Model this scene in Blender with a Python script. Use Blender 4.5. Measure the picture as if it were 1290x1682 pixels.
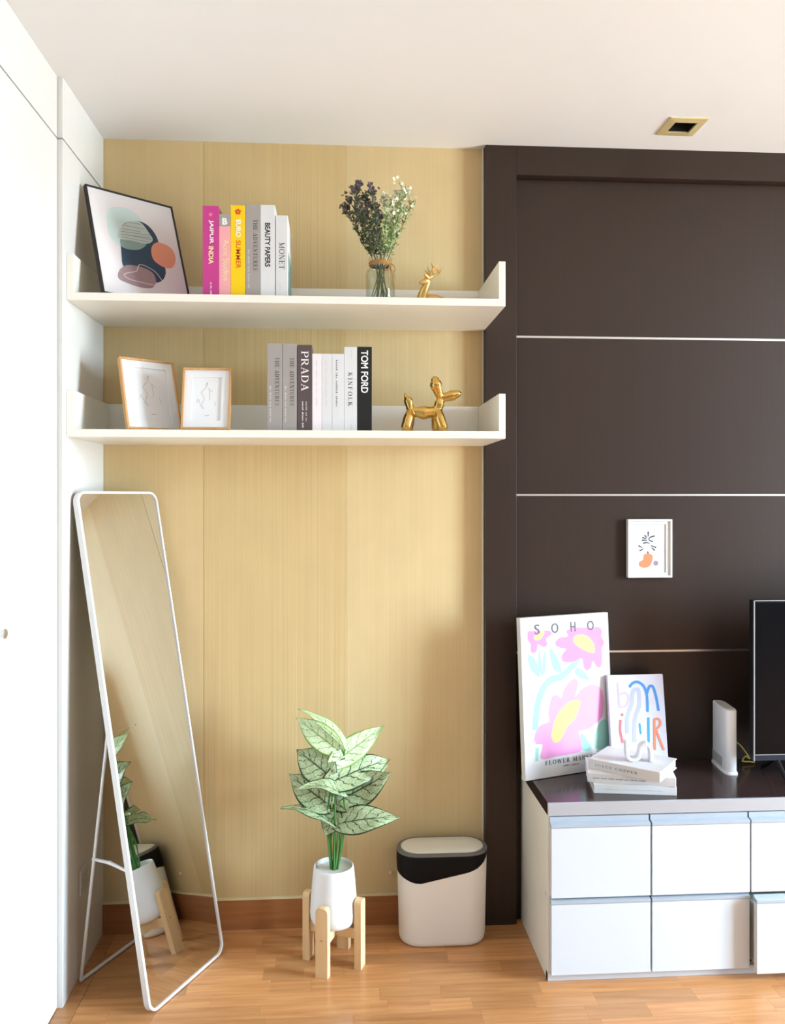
import bpy, bmesh, math, random
from mathutils import Vector, Matrix

for o in list(bpy.data.objects):
    bpy.data.objects.remove(o, do_unlink=True)
S = bpy.context.scene
COL = S.collection
random.seed(7)
R = math.radians

# ------------------------------------------------------------------ camera
cam_d = bpy.data.cameras.new('camera')
cam = bpy.data.objects.new('camera', cam_d)
COL.objects.link(cam)
cam.location = (0.0, -2.6418, 1.3746)
cam.rotation_euler = (R(90), 0, -math.atan(88 / 1350))
cam_d.sensor_fit = 'AUTO'
cam_d.sensor_width = 36.0
cam_d.lens = 1350 * 36 / 1682
cam_d.shift_y = -26 / 1682
cam_d.clip_start = 0.05
S.camera = cam

# ------------------------------------------------------------------ world: pale daylight sky
W = bpy.data.worlds.new('daylight')
S.world = W
W.use_nodes = True
_nt = W.node_tree
_bg = _nt.nodes['Background']
_tc = _nt.nodes.new('ShaderNodeTexCoord'); _sx = _nt.nodes.new('ShaderNodeSeparateXYZ')
_nt.links.new(_tc.outputs['Generated'], _sx.inputs[0])
_cr = _nt.nodes.new('ShaderNodeValToRGB')           # ground below the horizon, hazy sky above
_mr = _nt.nodes.new('ShaderNodeMapRange'); _mr.inputs['From Min'].default_value = -1; _mr.inputs['From Max'].default_value = 1
_nt.links.new(_sx.outputs['Z'], _mr.inputs['Value']); _nt.links.new(_mr.outputs[0], _cr.inputs['Fac'])
_e = _cr.color_ramp.elements
_e[0].position = .485; _e[0].color = (.455, .535, .58, 1)
_e[1].position = .505; _e[1].color = (.695, .90, 1.10, 1)
_nt.links.new(_cr.outputs[0], _bg.inputs['Color'])
_bg.inputs['Strength'].default_value = 75.0

# window geometry (right wall), used by the wall, the frame and the light portal
WX, WY0, WY1, WZ0, WZ1 = 4.5, -2.45, -1.25, 0.12, 2.44
ROOM_Y = -4.6
def portal(name, loc, rot, sx, sy):
    d = bpy.data.lights.new(name, 'AREA')
    d.shape = 'RECTANGLE'; d.size = sx; d.size_y = sy
    d.cycles.is_portal = True
    o = bpy.data.objects.new(name, d); COL.objects.link(o)
    o.location = loc; o.rotation_euler = rot or (0, 0, 0)
portal('window_right_offscreen', (WX + .09, (WY0 + WY1) / 2, (WZ0 + WZ1) / 2), (0, R(90), 0), WZ1 - WZ0, WY1 - WY0)

# ------------------------------------------------------------------ view
S.view_settings.view_transform = 'Standard'
S.view_settings.look = 'None'
S.view_settings.gamma = 1
S.view_settings.use_curve_mapping = False
S.view_settings.exposure = 0.08

# ------------------------------------------------------------------ materials
def srgb(r, g, b):
    f = lambda c: (c / 255 / 12.92) if c / 255 <= .04045 else ((c / 255 + .055) / 1.055) ** 2.4
    return (f(r), f(g), f(b), 1)

MATS = {}
def mat(name, col, rough=.5, metal=0., var=.0, vscale=(8, 8, 8), bump=0., bscale=(200, 200, 200), coat=0., rnd=0., trans=0., ior=1.45, spec=.5):
    """principled material; var = noise colour variation, bump = fine relief, rnd = brightness change per object"""
    if name in MATS:
        return MATS[name]
    m = bpy.data.materials.new(name); m.use_nodes = True
    nt = m.node_tree; N = nt.nodes; L = nt.links
    p = N['Principled BSDF']
    p.inputs['Base Color'].default_value = col
    p.inputs['Roughness'].default_value = rough
    p.inputs['Metallic'].default_value = metal
    p.inputs['Coat Weight'].default_value = coat
    p.inputs['Transmission Weight'].default_value = trans
    p.inputs['IOR'].default_value = ior
    p.inputs['Specular IOR Level'].default_value = spec
    tc = N.new('ShaderNodeTexCoord')
    last = None
    if var or rnd:
        mp = N.new('ShaderNodeMapping'); mp.inputs['Scale'].default_value = vscale
        L.new(tc.outputs['Object'], mp.inputs['Vector'])
        nz = N.new('ShaderNodeTexNoise'); nz.inputs['Scale'].default_value = 1; nz.inputs['Detail'].default_value = 5
        L.new(mp.outputs[0], nz.inputs['Vector'])
        mr = N.new('ShaderNodeMapRange'); mr.inputs['From Min'].default_value = .25; mr.inputs['From Max'].default_value = .75
        mr.inputs['To Min'].default_value = 1 - var; mr.inputs['To Max'].default_value = 1 + var
        L.new(nz.outputs['Fac'], mr.inputs['Value'])
        val = mr.outputs[0]
        if rnd:
            oi = N.new('ShaderNodeObjectInfo')
            m2 = N.new('ShaderNodeMapRange'); m2.inputs['To Min'].default_value = 1 - rnd; m2.inputs['To Max'].default_value = 1 + rnd
            L.new(oi.outputs['Random'], m2.inputs['Value'])
            mu = N.new('ShaderNodeMath'); mu.operation = 'MULTIPLY'
            L.new(val, mu.inputs[0]); L.new(m2.outputs[0], mu.inputs[1]); val = mu.outputs[0]
        hs = N.new('ShaderNodeHueSaturation'); hs.inputs['Color'].default_value = col
        L.new(val, hs.inputs['Value']); L.new(hs.outputs[0], p.inputs['Base Color'])
    if bump:
        mp2 = N.new('ShaderNodeMapping'); mp2.inputs['Scale'].default_value = bscale
        L.new(tc.outputs['Object'], mp2.inputs['Vector'])
        n2 = N.new('ShaderNodeTexNoise'); n2.inputs['Scale'].default_value = 1; n2.inputs['Detail'].default_value = 3
        L.new(mp2.outputs[0], n2.inputs['Vector'])
        b = N.new('ShaderNodeBump'); b.inputs['Strength'].default_value = bump; b.inputs['Distance'].default_value = .002
        L.new(n2.outputs['Fac'], b.inputs['Height']); L.new(b.outputs[0], p.inputs['Normal'])
    MATS[name] = m
    return m

def mat_wallpaper(name, col, amp):
    """woven paper with fine vertical ribs"""
    m = mat(name, col, .75)
    nt = m.node_tree; N = nt.nodes; L = nt.links; p = N['Principled BSDF']
    p.inputs['Specular IOR Level'].default_value = .25
    tc = N.new('ShaderNodeTexCoord')
    def noise(sx, sz, det):
        mp = N.new('ShaderNodeMapping'); mp.inputs['Scale'].default_value = (sx, 0, sz)
        L.new(tc.outputs['Object'], mp.inputs['Vector'])
        n = N.new('ShaderNodeTexNoise'); n.inputs['Scale'].default_value = 1; n.inputs['Detail'].default_value = det
        L.new(mp.outputs[0], n.inputs['Vector']); return n.outputs['Fac']
    a = noise(420, .8, 2); b = noise(120, .2, 2); c = noise(9, 6, 3)
    def mr(v, d):
        k = N.new('ShaderNodeMapRange'); k.inputs['From Min'].default_value = .3; k.inputs['From Max'].default_value = .7
        k.inputs['To Min'].default_value = 1 - d; k.inputs['To Max'].default_value = 1 + d
        L.new(v, k.inputs['Value']); return k.outputs[0]
    def mul(x, y):
        k = N.new('ShaderNodeMath'); k.operation = 'MULTIPLY'; L.new(x, k.inputs[0]); L.new(y, k.inputs[1]); return k.outputs[0]
    v = mul(mul(mr(a, amp), mr(b, amp * .4)), mr(c, .03))
    hs = N.new('ShaderNodeHueSaturation'); hs.inputs['Color'].default_value = col
    L.new(v, hs.inputs['Value']); L.new(hs.outputs[0], p.inputs['Base Color'])
    bp = N.new('ShaderNodeBump'); bp.inputs['Strength'].default_value = .35; bp.inputs['Distance'].default_value = .001
    L.new(a, bp.inputs['Height']); L.new(bp.outputs[0], p.inputs['Normal'])
    return m

def mat_wood(name, c1, c2, rough=.35, rnd=.18, scale=(3, 60, 60), coat=.15):
    """wood with grain along local x and a tone of its own for each piece"""
    if name in MATS: return MATS[name]
    m = mat(name, c1, rough, coat=coat)
    nt = m.node_tree; N = nt.nodes; L = nt.links; p = N['Principled BSDF']
    tc = N.new('ShaderNodeTexCoord'); oi = N.new('ShaderNodeObjectInfo')
    ad = N.new('ShaderNodeVectorMath'); ad.operation = 'ADD'
    sc = N.new('ShaderNodeVectorMath'); sc.operation = 'SCALE'; sc.inputs['Scale'].default_value = 9.7
    L.new(oi.outputs['Location'], sc.inputs[0]); L.new(tc.outputs['Object'], ad.inputs[0]); L.new(sc.outputs[0], ad.inputs[1])
    mp = N.new('ShaderNodeMapping'); mp.inputs['Scale'].default_value = scale
    L.new(ad.outputs[0], mp.inputs['Vector'])
    n = N.new('ShaderNodeTexNoise'); n.inputs['Scale'].default_value = 1; n.inputs['Detail'].default_value = 6; n.inputs['Distortion'].default_value = .6
    L.new(mp.outputs[0], n.inputs['Vector'])
    cr = N.new('ShaderNodeValToRGB')
    cr.color_ramp.elements[0].position = .3; cr.color_ramp.elements[0].color = c2
    cr.color_ramp.elements[1].position = .7; cr.color_ramp.elements[1].color = c1
    L.new(n.outputs['Fac'], cr.inputs['Fac'])
    m2 = N.new('ShaderNodeMapRange'); m2.inputs['To Min'].default_value = 1 - rnd; m2.inputs['To Max'].default_value = 1 + rnd
    L.new(oi.outputs['Random'], m2.inputs['Value'])
    hs = N.new('ShaderNodeHueSaturation'); L.new(cr.outputs[0], hs.inputs['Color']); L.new(m2.outputs[0], hs.inputs['Value'])
    L.new(hs.outputs[0], p.inputs['Base Color'])
    return m

def mat_leaf(name, pale, mid, vein, edge):
    """caladium leaf: pale blade, dark veins and rim, read from the blade's own UV (u along, v across)"""
    m = mat(name, pale, .45)
    nt = m.node_tree; N = nt.nodes; L = nt.links; p = N['Principled BSDF']
    uv = N.new('ShaderNodeUVMap'); uv.uv_map = 'UVMap'
    sx = N.new('ShaderNodeSeparateXYZ'); L.new(uv.outputs[0], sx.inputs[0])
    def M(op, a, b=None, c=None):
        k = N.new('ShaderNodeMath'); k.operation = op
        for i, v in enumerate((a, b, c)):
            if v is None: continue
            if isinstance(v, (int, float)): k.inputs[i].default_value = v
            else: L.new(v, k.inputs[i])
        return k.outputs[0]
    nz = N.new('ShaderNodeTexNoise'); nz.inputs['Scale'].default_value = 6; nz.inputs['Detail'].default_value = 3
    L.new(uv.outputs[0], nz.inputs['Vector'])
    wob = M('MULTIPLY', M('SUBTRACT', nz.outputs['Fac'], .5), 1.1)
    d = M('ABSOLUTE', M('MULTIPLY', M('SUBTRACT', sx.outputs['Y'], .5), 2.0))
    rim = M('GREATER_THAN', d, .90)
    rib = M('LESS_THAN', d, .04)
    ph = M('FRACT', M('ADD', M('MULTIPLY', M('SUBTRACT', sx.outputs['X'], M('MULTIPLY', d, .24)), 6.0), wob))
    tri = M('ABSOLUTE', M('SUBTRACT', ph, .5))
    sv = M('LESS_THAN', tri, M('SUBTRACT', .075, M('MULTIPLY', d, .05)))
    vo = N.new('ShaderNodeTexVoronoi'); vo.feature = 'DISTANCE_TO_EDGE'; vo.inputs['Scale'].default_value = 13
    L.new(uv.outputs[0], vo.inputs['Vector'])
    fine = M('MULTIPLY', M('LESS_THAN', vo.outputs['Distance'], .035), .55)
    mx0 = N.new('ShaderNodeMix'); mx0.data_type = 'RGBA'; mx0.inputs[6].default_value = pale; mx0.inputs[7].default_value = mid
    L.new(M('MULTIPLY_ADD', nz.outputs['Fac'], 1.6, -.4), mx0.inputs[0]); mx0.clamp_factor = True
    mx = N.new('ShaderNodeMix'); mx.data_type = 'RGBA'; mx.inputs[7].default_value = vein
    L.new(mx0.outputs[2], mx.inputs[6])
    L.new(M('MAXIMUM', M('MAXIMUM', rib, sv), fine), mx.inputs[0])
    m3 = N.new('ShaderNodeMix'); m3.data_type = 'RGBA'; m3.inputs[7].default_value = edge
    L.new(mx.outputs[2], m3.inputs[6]); L.new(rim, m3.inputs[0])
    L.new(m3.outputs[2], p.inputs['Base Color'])
    p.inputs['Subsurface Weight'].default_value = .0
    return m

def mat_pane(name, tint, gloss):
    m = bpy.data.materials.new(name); m.use_nodes = True
    nt = m.node_tree; N = nt.nodes; L = nt.links
    N.remove(N['Principled BSDF'])
    t = N.new('ShaderNodeBsdfTransparent'); t.inputs['Color'].default_value = tint
    g = N.new('ShaderNodeBsdfGlossy'); g.inputs['Roughness'].default_value = .02
    lw = N.new('ShaderNodeLayerWeight'); lw.inputs['Blend'].default_value = .5
    pw = N.new('ShaderNodeMath'); pw.operation = 'POWER'; pw.inputs[1].default_value = 3.0
    ma = N.new('ShaderNodeMath'); ma.operation = 'MULTIPLY_ADD'; ma.inputs[1].default_value = gloss; ma.inputs[2].default_value = .03
    L.new(lw.outputs['Facing'], pw.inputs[0]); L.new(pw.outputs[0], ma.inputs[0])
    mx = N.new('ShaderNodeMixShader')
    L.new(ma.outputs[0], mx.inputs[0]); L.new(t.outputs[0], mx.inputs[1]); L.new(g.outputs[0], mx.inputs[2])
    L.new(mx.outputs[0], N['Material Output'].inputs['Surface'])
    MATS[name] = m
    return m

M_wp_a = mat_wallpaper('wallpaper_side', srgb(213, 186, 137), .04)
M_wp_b = mat_wallpaper('wallpaper_ribbed', srgb(208, 180, 129), .08)
M_wp_c = mat_wallpaper('wallpaper_light', srgb(215, 190, 142), .04)
M_white_wall = mat('white_laminate', (.75, .73, .69, 1), .35, var=.01, vscale=(2, 2, 2))
M_plaster = mat('ceiling_plaster', (.87, .865, .86, 1), .9, var=.015, vscale=(3, 3, 3), bump=.05)
M_wenge = mat('dark_wenge_laminate', srgb(53, 40, 33), .38, spec=.35, var=.05, vscale=(120, 120, 2.0), bump=.08, bscale=(300, 300, 6))
M_steel = mat('brushed_metal_strip', (.74, .71, .67, 1), .35, 1.0, var=.04, vscale=(40, 40, 40))
M_floor = mat_wood('parquet_wood', srgb(208, 152, 100), srgb(184, 124, 74), .30, .16, (4, 70, 70), .25)
M_floor_base = mat('floor_joint', srgb(120, 74, 40), .6, var=.1)
M_skirt = mat_wood('skirting_wood', srgb(176, 116, 68), srgb(150, 94, 52), .4, .04, (3, 50, 50))
M_shelf = mat('shelf_white_melamine', (.90, .855, .76, 1), .35, var=.01, vscale=(4, 4, 4))
M_beige = mat('caulk_beige', srgb(222, 205, 165), .6, var=.04)

# ------------------------------------------------------------------ mesh helpers
class MB:
    def __init__(s): s.v = []; s.f = []; s.uv = None
    def add(s, vs, fs):
        o = len(s.v); s.v += [tuple(v) for v in vs]; s.f += [tuple(i + o for i in f) for f in fs]; return s
    def box(s, x0, x1, y0, y1, z0, z1, bv=0., seg=2):
        bm = bmesh.new(); bmesh.ops.create_cube(bm, size=1)
        for v in bm.verts:
            v.co = Vector(((x0 + x1) / 2 + v.co.x * (x1 - x0), (y0 + y1) / 2 + v.co.y * (y1 - y0), (z0 + z1) / 2 + v.co.z * (z1 - z0)))
        if bv > 0:
            bmesh.ops.bevel(bm, geom=bm.edges[:], offset=bv, segments=seg, affect='EDGES', profile=.5)
        bm.verts.index_update()
        s.add([v.co.copy() for v in bm.verts], [[v.index for v in f.verts] for f in bm.faces]); bm.free(); return s
    def prism(s, pts, d, axis='y', o=0.):
        """polygon pts (a,b) extruded from o to o+d along axis: y -> (a,·,b), z -> (a,b,·), x -> (·,a,b)"""
        n = len(pts)
        def P(a, b, c): return {'y': (a, c, b), 'z': (a, b, c), 'x': (c, a, b)}[axis]
        vs = [P(a, b, o) for a, b in pts] + [P(a, b, o + d) for a, b in pts]
        fs = [list(range(n)), list(range(2 * n - 1, n - 1, -1))]
        fs += [[i, i + n, (i + 1) % n + n, (i + 1) % n] for i in range(n)]
        return s.add(vs, fs)
    def rings(s, rs, cap0=True, cap1=True):
        n = len(rs[0]); vs = [p for r in rs for p in r]; fs = []
        for k in range(len(rs) - 1):
            fs += [[k * n + i, k * n + (i + 1) % n, (k + 1) * n + (i + 1) % n, (k + 1) * n + i] for i in range(n)]
        if cap0: fs.append(list(range(n - 1, -1, -1)))
        if cap1: fs.append([(len(rs) - 1) * n + i for i in range(n)])
        return s.add(vs, fs)
    def lathe(s, prof, n=32, c=(0, 0, 0), cap0=True, cap1=True):
        return s.rings([[(c[0] + r * math.cos(2 * math.pi * i / n), c[1] + r * math.sin(2 * math.pi * i / n), c[2] + z) for i in range(n)] for r, z in prof], cap0, cap1)
    def tube(s, pts, r, n=8, closed=False):
        P = [Vector(p) for p in pts]; k = len(P)
        rad = r if isinstance(r, (list, tuple)) else [r] * k
        T = []
        for i in range(k):
            a = P[(i - 1) % k] if (closed or i > 0) else P[i]; b = P[(i + 1) % k] if (closed or i < k - 1) else P[i]
            T.append((b - a).normalized())
        up = Vector((0, 0, 1)) if abs(T[0].z) < .9 else Vector((1, 0, 0))
        N = (up - T[0] * up.dot(T[0])).normalized(); rs = []
        for i in range(k):
            N = (N - T[i] * N.dot(T[i])).normalized(); B = T[i].cross(N)
            rs.append([P[i] + (N * math.cos(2 * math.pi * j / n) + B * math.sin(2 * math.pi * j / n)) * rad[i] for j in range(n)])
        if closed:
            rs.append(rs[0])
            return s.rings(rs, False, False)
        return s.rings(rs)
    def ball(s, c, r, n=14, m=9, rot=None):
        rx, ry, rz = (r, r, r) if isinstance(r, (int, float)) else r
        rs = []
        for k in range(m + 1):
            t = math.pi * (k + .02) / (m + .04)
            rs.append([Vector((rx * math.sin(t) * math.cos(2 * math.pi * i / n), ry * math.sin(t) * math.sin(2 * math.pi * i / n), -rz * math.cos(t))) for i in range(n)])
        if rot is not None: rs = [[rot @ p for p in q] for q in rs]
        return s.rings([[p + Vector(c) for p in q] for q in rs])
    def build(s, name, m, parent=None, xf=None, smooth=False, kind=None, label=None):
        me = bpy.data.meshes.new(name)
        vs = [tuple(xf @ Vector(v)) for v in s.v] if xf is not None else s.v
        me.from_pydata(vs, [], s.f); me.update()
        bm = bmesh.new(); bm.from_mesh(me); bmesh.ops.recalc_face_normals(bm, faces=bm.faces[:]); bm.to_mesh(me); bm.free()
        if s.uv:
            lay = me.uv_layers.new(name='UVMap')
            for lp in me.loops: lay.data[lp.index].uv = s.uv[lp.vertex_index]
        if smooth:
            for p in me.polygons: p.use_smooth = True
            me.set_sharp_from_angle(angle=R(38))
        if isinstance(m, (list, tuple)):
            for q in m: me.materials.append(q)
        else: me.materials.append(m)
        o = bpy.data.objects.new(name, me); COL.objects.link(o)
        if parent is not None: o.parent = parent
        if kind: o['kind'] = kind
        if label: o['label'] = label
        return o

def tag(o, label, cat, group=None):
    o['label'] = label; o['category'] = cat
    if group: o['group'] = group
    return o
def thing(name, label, cat, loc=(0, 0, 0), rot=(0, 0, 0), group=None):
    o = bpy.data.objects.new(name, None); COL.objects.link(o)
    o.empty_display_size = .05; o.location = loc; o.rotation_euler = rot or (0, 0, 0)
    return tag(o, label, cat, group)
def structure(o): o['kind'] = 'structure'; return o

def smooth_loop(pts, closed=True, k=5):
    """Catmull-Rom through 2D points"""
    n = len(pts); out = []
    for i in range(n if closed else n - 1):
        g = lambda j: pts[j % n] if closed else pts[max(0, min(n - 1, j))]
        p0, p1, p2, p3 = g(i - 1), g(i), g(i + 1), g(i + 2)
        for q in range(k):
            t = q / k
            out.append(tuple(.5 * (2 * p1[c] + (p2[c] - p0[c]) * t + (2 * p0[c] - 5 * p1[c] + 4 * p2[c] - p3[c]) * t * t + (3 * p1[c] - p0[c] - 3 * p2[c] + p3[c]) * t ** 3) for c in range(len(p1))))
    if not closed: out.append(tuple(pts[-1]))
    return out
def blob(pts, y, th=.0002):
    """filled closed outline on the plane y facing -y (thin printed layer)"""
    return MB().prism([(a, b) for a, b in pts], th, 'y', y)
def ribbon(pts, w, y, mb=None):
    mb = mb or MB(); n = len(pts); vs = []
    ws = w if isinstance(w, list) else [w] * n
    for i in range(n):
        a = pts[max(0, i - 1)]; b = pts[min(n - 1, i + 1)]
        dx, dz = b[0] - a[0], b[1] - a[1]; l = math.hypot(dx, dz) or 1
        nx, nz = -dz / l * ws[i] / 2, dx / l * ws[i] / 2
        vs += [(pts[i][0] + nx, y, pts[i][1] + nz), (pts[i][0] - nx, y, pts[i][1] - nz)]
    return mb.add(vs, [[2 * i, 2 * i + 1, 2 * i + 3, 2 * i + 2] for i in range(n - 1)])

# ------------------------------------------------------------------ lettering
def sans(body, bold=0.):
    cu = bpy.data.curves.new('t', 'FONT'); cu.body = body; cu.offset = bold; cu.resolution_u = 4
    ob = bpy.data.objects.new('t', cu); me = bpy.data.meshes.new_from_object(ob)
    vs = [(v.co.x, v.co.y) for v in me.vertices]; fs = [list(p.vertices) for p in me.polygons]
    bpy.data.objects.remove(ob); bpy.data.curves.remove(cu); bpy.data.meshes.remove(me)
    return vs, fs
K, T_ = .15, .055
def _arc(cx, cy, rx, ry, a0, a1, n=10): return [(cx + rx * math.cos(R(a0 + (a1 - a0) * i / n)), cy + ry * math.sin(R(a0 + (a1 - a0) * i / n))) for i in range(n + 1)]
SERIF = {  # strokes: (points, width list or number); width of glyph
 'T': (.72, [([(.36, 0), (.36, 1)], K), ([(.03, .97), (.69, .97)], T_), ([(.05, 1), (.05, .8)], T_), ([(.67, 1), (.67, .8)], T_), ([(.2, .02), (.52, .02)], T_)]),
 'H': (.82, [([(.15, 0), (.15, 1)], K), ([(.67, 0), (.67, 1)], K), ([(.15, .5), (.67, .5)], T_), ([(0, .02), (.3, .02)], T_), ([(0, .98), (.3, .98)], T_), ([(.52, .02), (.82, .02)], T_), ([(.52, .98), (.82, .98)], T_)]),
 'E': (.7, [([(.16, 0), (.16, 1)], K), ([(0, .97), (.62, .97)], T_), ([(.16, .52), (.5, .52)], T_), ([(0, .03), (.66, .03)], T_), ([(.61, 1), (.61, .78)], T_), ([(.65, 0), (.65, .25)], T_), ([(.49, .4), (.49, .64)], T_)]),
 'A': (.8, [([(.4, 1), (.12, 0)], T_), ([(.4, 1), (.68, 0)], K), ([(.2, .32), (.58, .32)], T_), ([(0, .02), (.26, .02)], T_), ([(.52, .02), (.82, .02)], T_)]),
 'V': (.8, [([(.14, 1), (.42, 0)], K), ([(.68, 1), (.42, 0)], T_), ([(0, .98), (.3, .98)], T_), ([(.55, .98), (.82, .98)], T_)]),
 'N': (.84, [([(.14, 0), (.14, 1)], T_), ([(.14, 1), (.7, 0)], K), ([(.7, 0), (.7, 1)], T_), ([(0, .02), (.28, .02)], T_), ([(0, .98), (.2, .98)], T_), ([(.56, .98), (.84, .98)], T_)]),
 'U': (.82, [([(.15, 1), (.15, .3)] + _arc(.42, .3, .27, .28, 180, 270, 5), K * .85), (_arc(.42, .3, .27, .28, 270, 360, 5) + [(.69, 1)], T_), ([(0, .98), (.3, .98)], T_), ([(.56, .98), (.82, .98)], T_)]),
 'D': (.8, [([(.15, 0), (.15, 1)], K), ([(0, .97), (.35, .97)] , T_), ([(0, .03), (.35, .03)], T_), (_arc(.35, .5, .36, .47, 90, -90, 12), [T_ + (K - T_) * math.sin(math.pi * i / 12) for i in range(13)])]),
 'P': (.7, [([(.15, 0), (.15, 1)], K), ([(0, .97), (.35, .97)], T_), ([(.15, .46), (.35, .46)], T_), (_arc(.35, .715, .27, .255, 90, -90, 10), [T_ + (K - T_) * math.sin(math.pi * i / 10) for i in range(11)]), ([(0, .02), (.32, .02)], T_)]),
 'R': (.78, [([(.15, 0), (.15, 1)], K), ([(0, .97), (.35, .97)], T_), ([(.15, .5), (.35, .5)], T_), (_arc(.35, .735, .25, .235, 90, -90, 10), [T_ + (K - T_) * math.sin(math.pi * i / 10) for i in range(11)]), ([(.36, .5), (.68, 0)], K), ([(0, .02), (.3, .02)], T_), ([(.62, .02), (.78, .02)], T_)]),
 'O': (.86, [(_arc(.43, .5, .36, .47, 0, 360, 24), [T_ + (K - T_) * abs(math.cos(2 * math.pi * i / 24)) for i in range(25)])]),
 'S': (.62, [(smooth_loop([(.54, .78), (.4, .95), (.2, .92), (.1, .76), (.22, .58), (.42, .45), (.54, .27), (.42, .06), (.2, .05), (.07, .22)], False, 3), [T_ + (K - T_) * math.exp(-((i - 13.5) / 5) ** 2) for i in range(28)]), ([(.54, .74), (.54, .98)], T_), ([(.07, .02), (.07, .26)], T_)]),
 'M': (1.0, [([(.14, 0), (.14, 1)], T_), ([(.14, 1), (.48, .05)], K), ([(.48, .05), (.84, 1)], T_), ([(.84, 0), (.84, 1)], K), ([(0, .02), (.28, .02)], T_), ([(.68, .02), (1, .02)], T_), ([(0, .98), (.2, .98)], T_), ([(.8, .98), (1, .98)], T_)]),
 'K': (.8, [([(.15, 0), (.15, 1)], K), ([(.15, .42), (.66, 1)], T_), ([(.32, .6), (.7, 0)], K), ([(0, .02), (.3, .02)], T_), ([(0, .98), (.3, .98)], T_), ([(.54, .98), (.78, .98)], T_), ([(.58, .02), (.82, .02)], T_)]),
 'I': (.34, [([(.17, 0), (.17, 1)], K), ([(0, .02), (.34, .02)], T_), ([(0, .98), (.34, .98)], T_)]),
 'F': (.66, [([(.16, 0), (.16, 1)], K), ([(0, .97), (.6, .97)], T_), ([(.16, .52), (.48, .52)], T_), ([(0, .02), (.32, .02)], T_), ([(.6, 1), (.6, .78)], T_), ([(.48, .4), (.48, .64)], T_)]),
 'L': (.64, [([(.16, 0), (.16, 1)], K), ([(0, .98), (.32, .98)], T_), ([(0, .03), (.6, .03)], T_), ([(.6, 0), (.6, .26)], T_)]),
 'W': (1.1, [([(.12, 1), (.34, 0)], K), ([(.34, 0), (.55, .95)], T_), ([(.55, .95), (.78, 0)], K), ([(.78, 0), (1.0, 1)], T_), ([(0, .98), (.26, .98)], T_), ([(.86, .98), (1.1, .98)], T_)]),
 'C': (.78, [(_arc(.43, .5, .36, .47, 45, 315, 18), [T_ + (K - T_) * abs(math.cos(R(45 + 270 * i / 18))) for i in range(19)]), ([(.68, .7), (.68, .98)], T_)]),
 'Y': (.78, [([(.12, 1), (.4, .45)], K), ([(.68, 1), (.4, .45)], T_), ([(.4, 0), (.4, .45)], K), ([(.25, .02), (.55, .02)], T_), ([(0, .98), (.26, .98)], T_), ([(.54, .98), (.78, .98)], T_)]),
 'J': (.5, [([(.34, 1), (.34, .2), (.22, .02), (.05, .1)], K * .8), ([(.18, .98), (.5, .98)], T_)]),
 ' ': (.35, []),
}
def serif(body, bold=0., track=.12):
    x = 0.; mb = MB()
    for ch in body:
        w, st = SERIF[ch]
        for pts, wd in st: ribbon([(x + a, b) for a, b in pts], wd, 0, mb)
        x += w + track
    return [(v[0], v[2]) for v in mb.v], mb.f
def small_print(words, seed=1):
    """a line of print too small to read in the photograph: a row of tiny strokes in word-like groups"""
    rg = random.Random(seed); mb = MB(); x = 0.
    for w_ in range(words):
        for k in range(rg.randint(3, 7)):
            ribbon([(x, 0), (x, rg.choice((.7, .7, 1.0)))], .22, 0, mb); x += .42
        x += .5
    return [(v[0], v[2]) for v in mb.v], mb.f
def lettering(parent, glyphs, org, u, v, w, h, m, name='lettering', off=.0004, xf=None):
    """flat print: glyph mesh stretched to w x h, from org along u (reading) and v (letter up)"""
    vs, fs = glyphs
    x0 = min(p[0] for p in vs); x1 = max(p[0] for p in vs); y0 = min(p[1] for p in vs); y1 = max(p[1] for p in vs)
    u = Vector(u); v = Vector(v); n = u.cross(v).normalized(); o = Vector(org) + n * off
    mb = MB(); mb.add([o + u * ((a - x0) / (x1 - x0) * w) + v * ((b - y0) / (y1 - y0) * h) for a, b in vs], fs)
    return mb.build(name, m, parent, xf)
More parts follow.
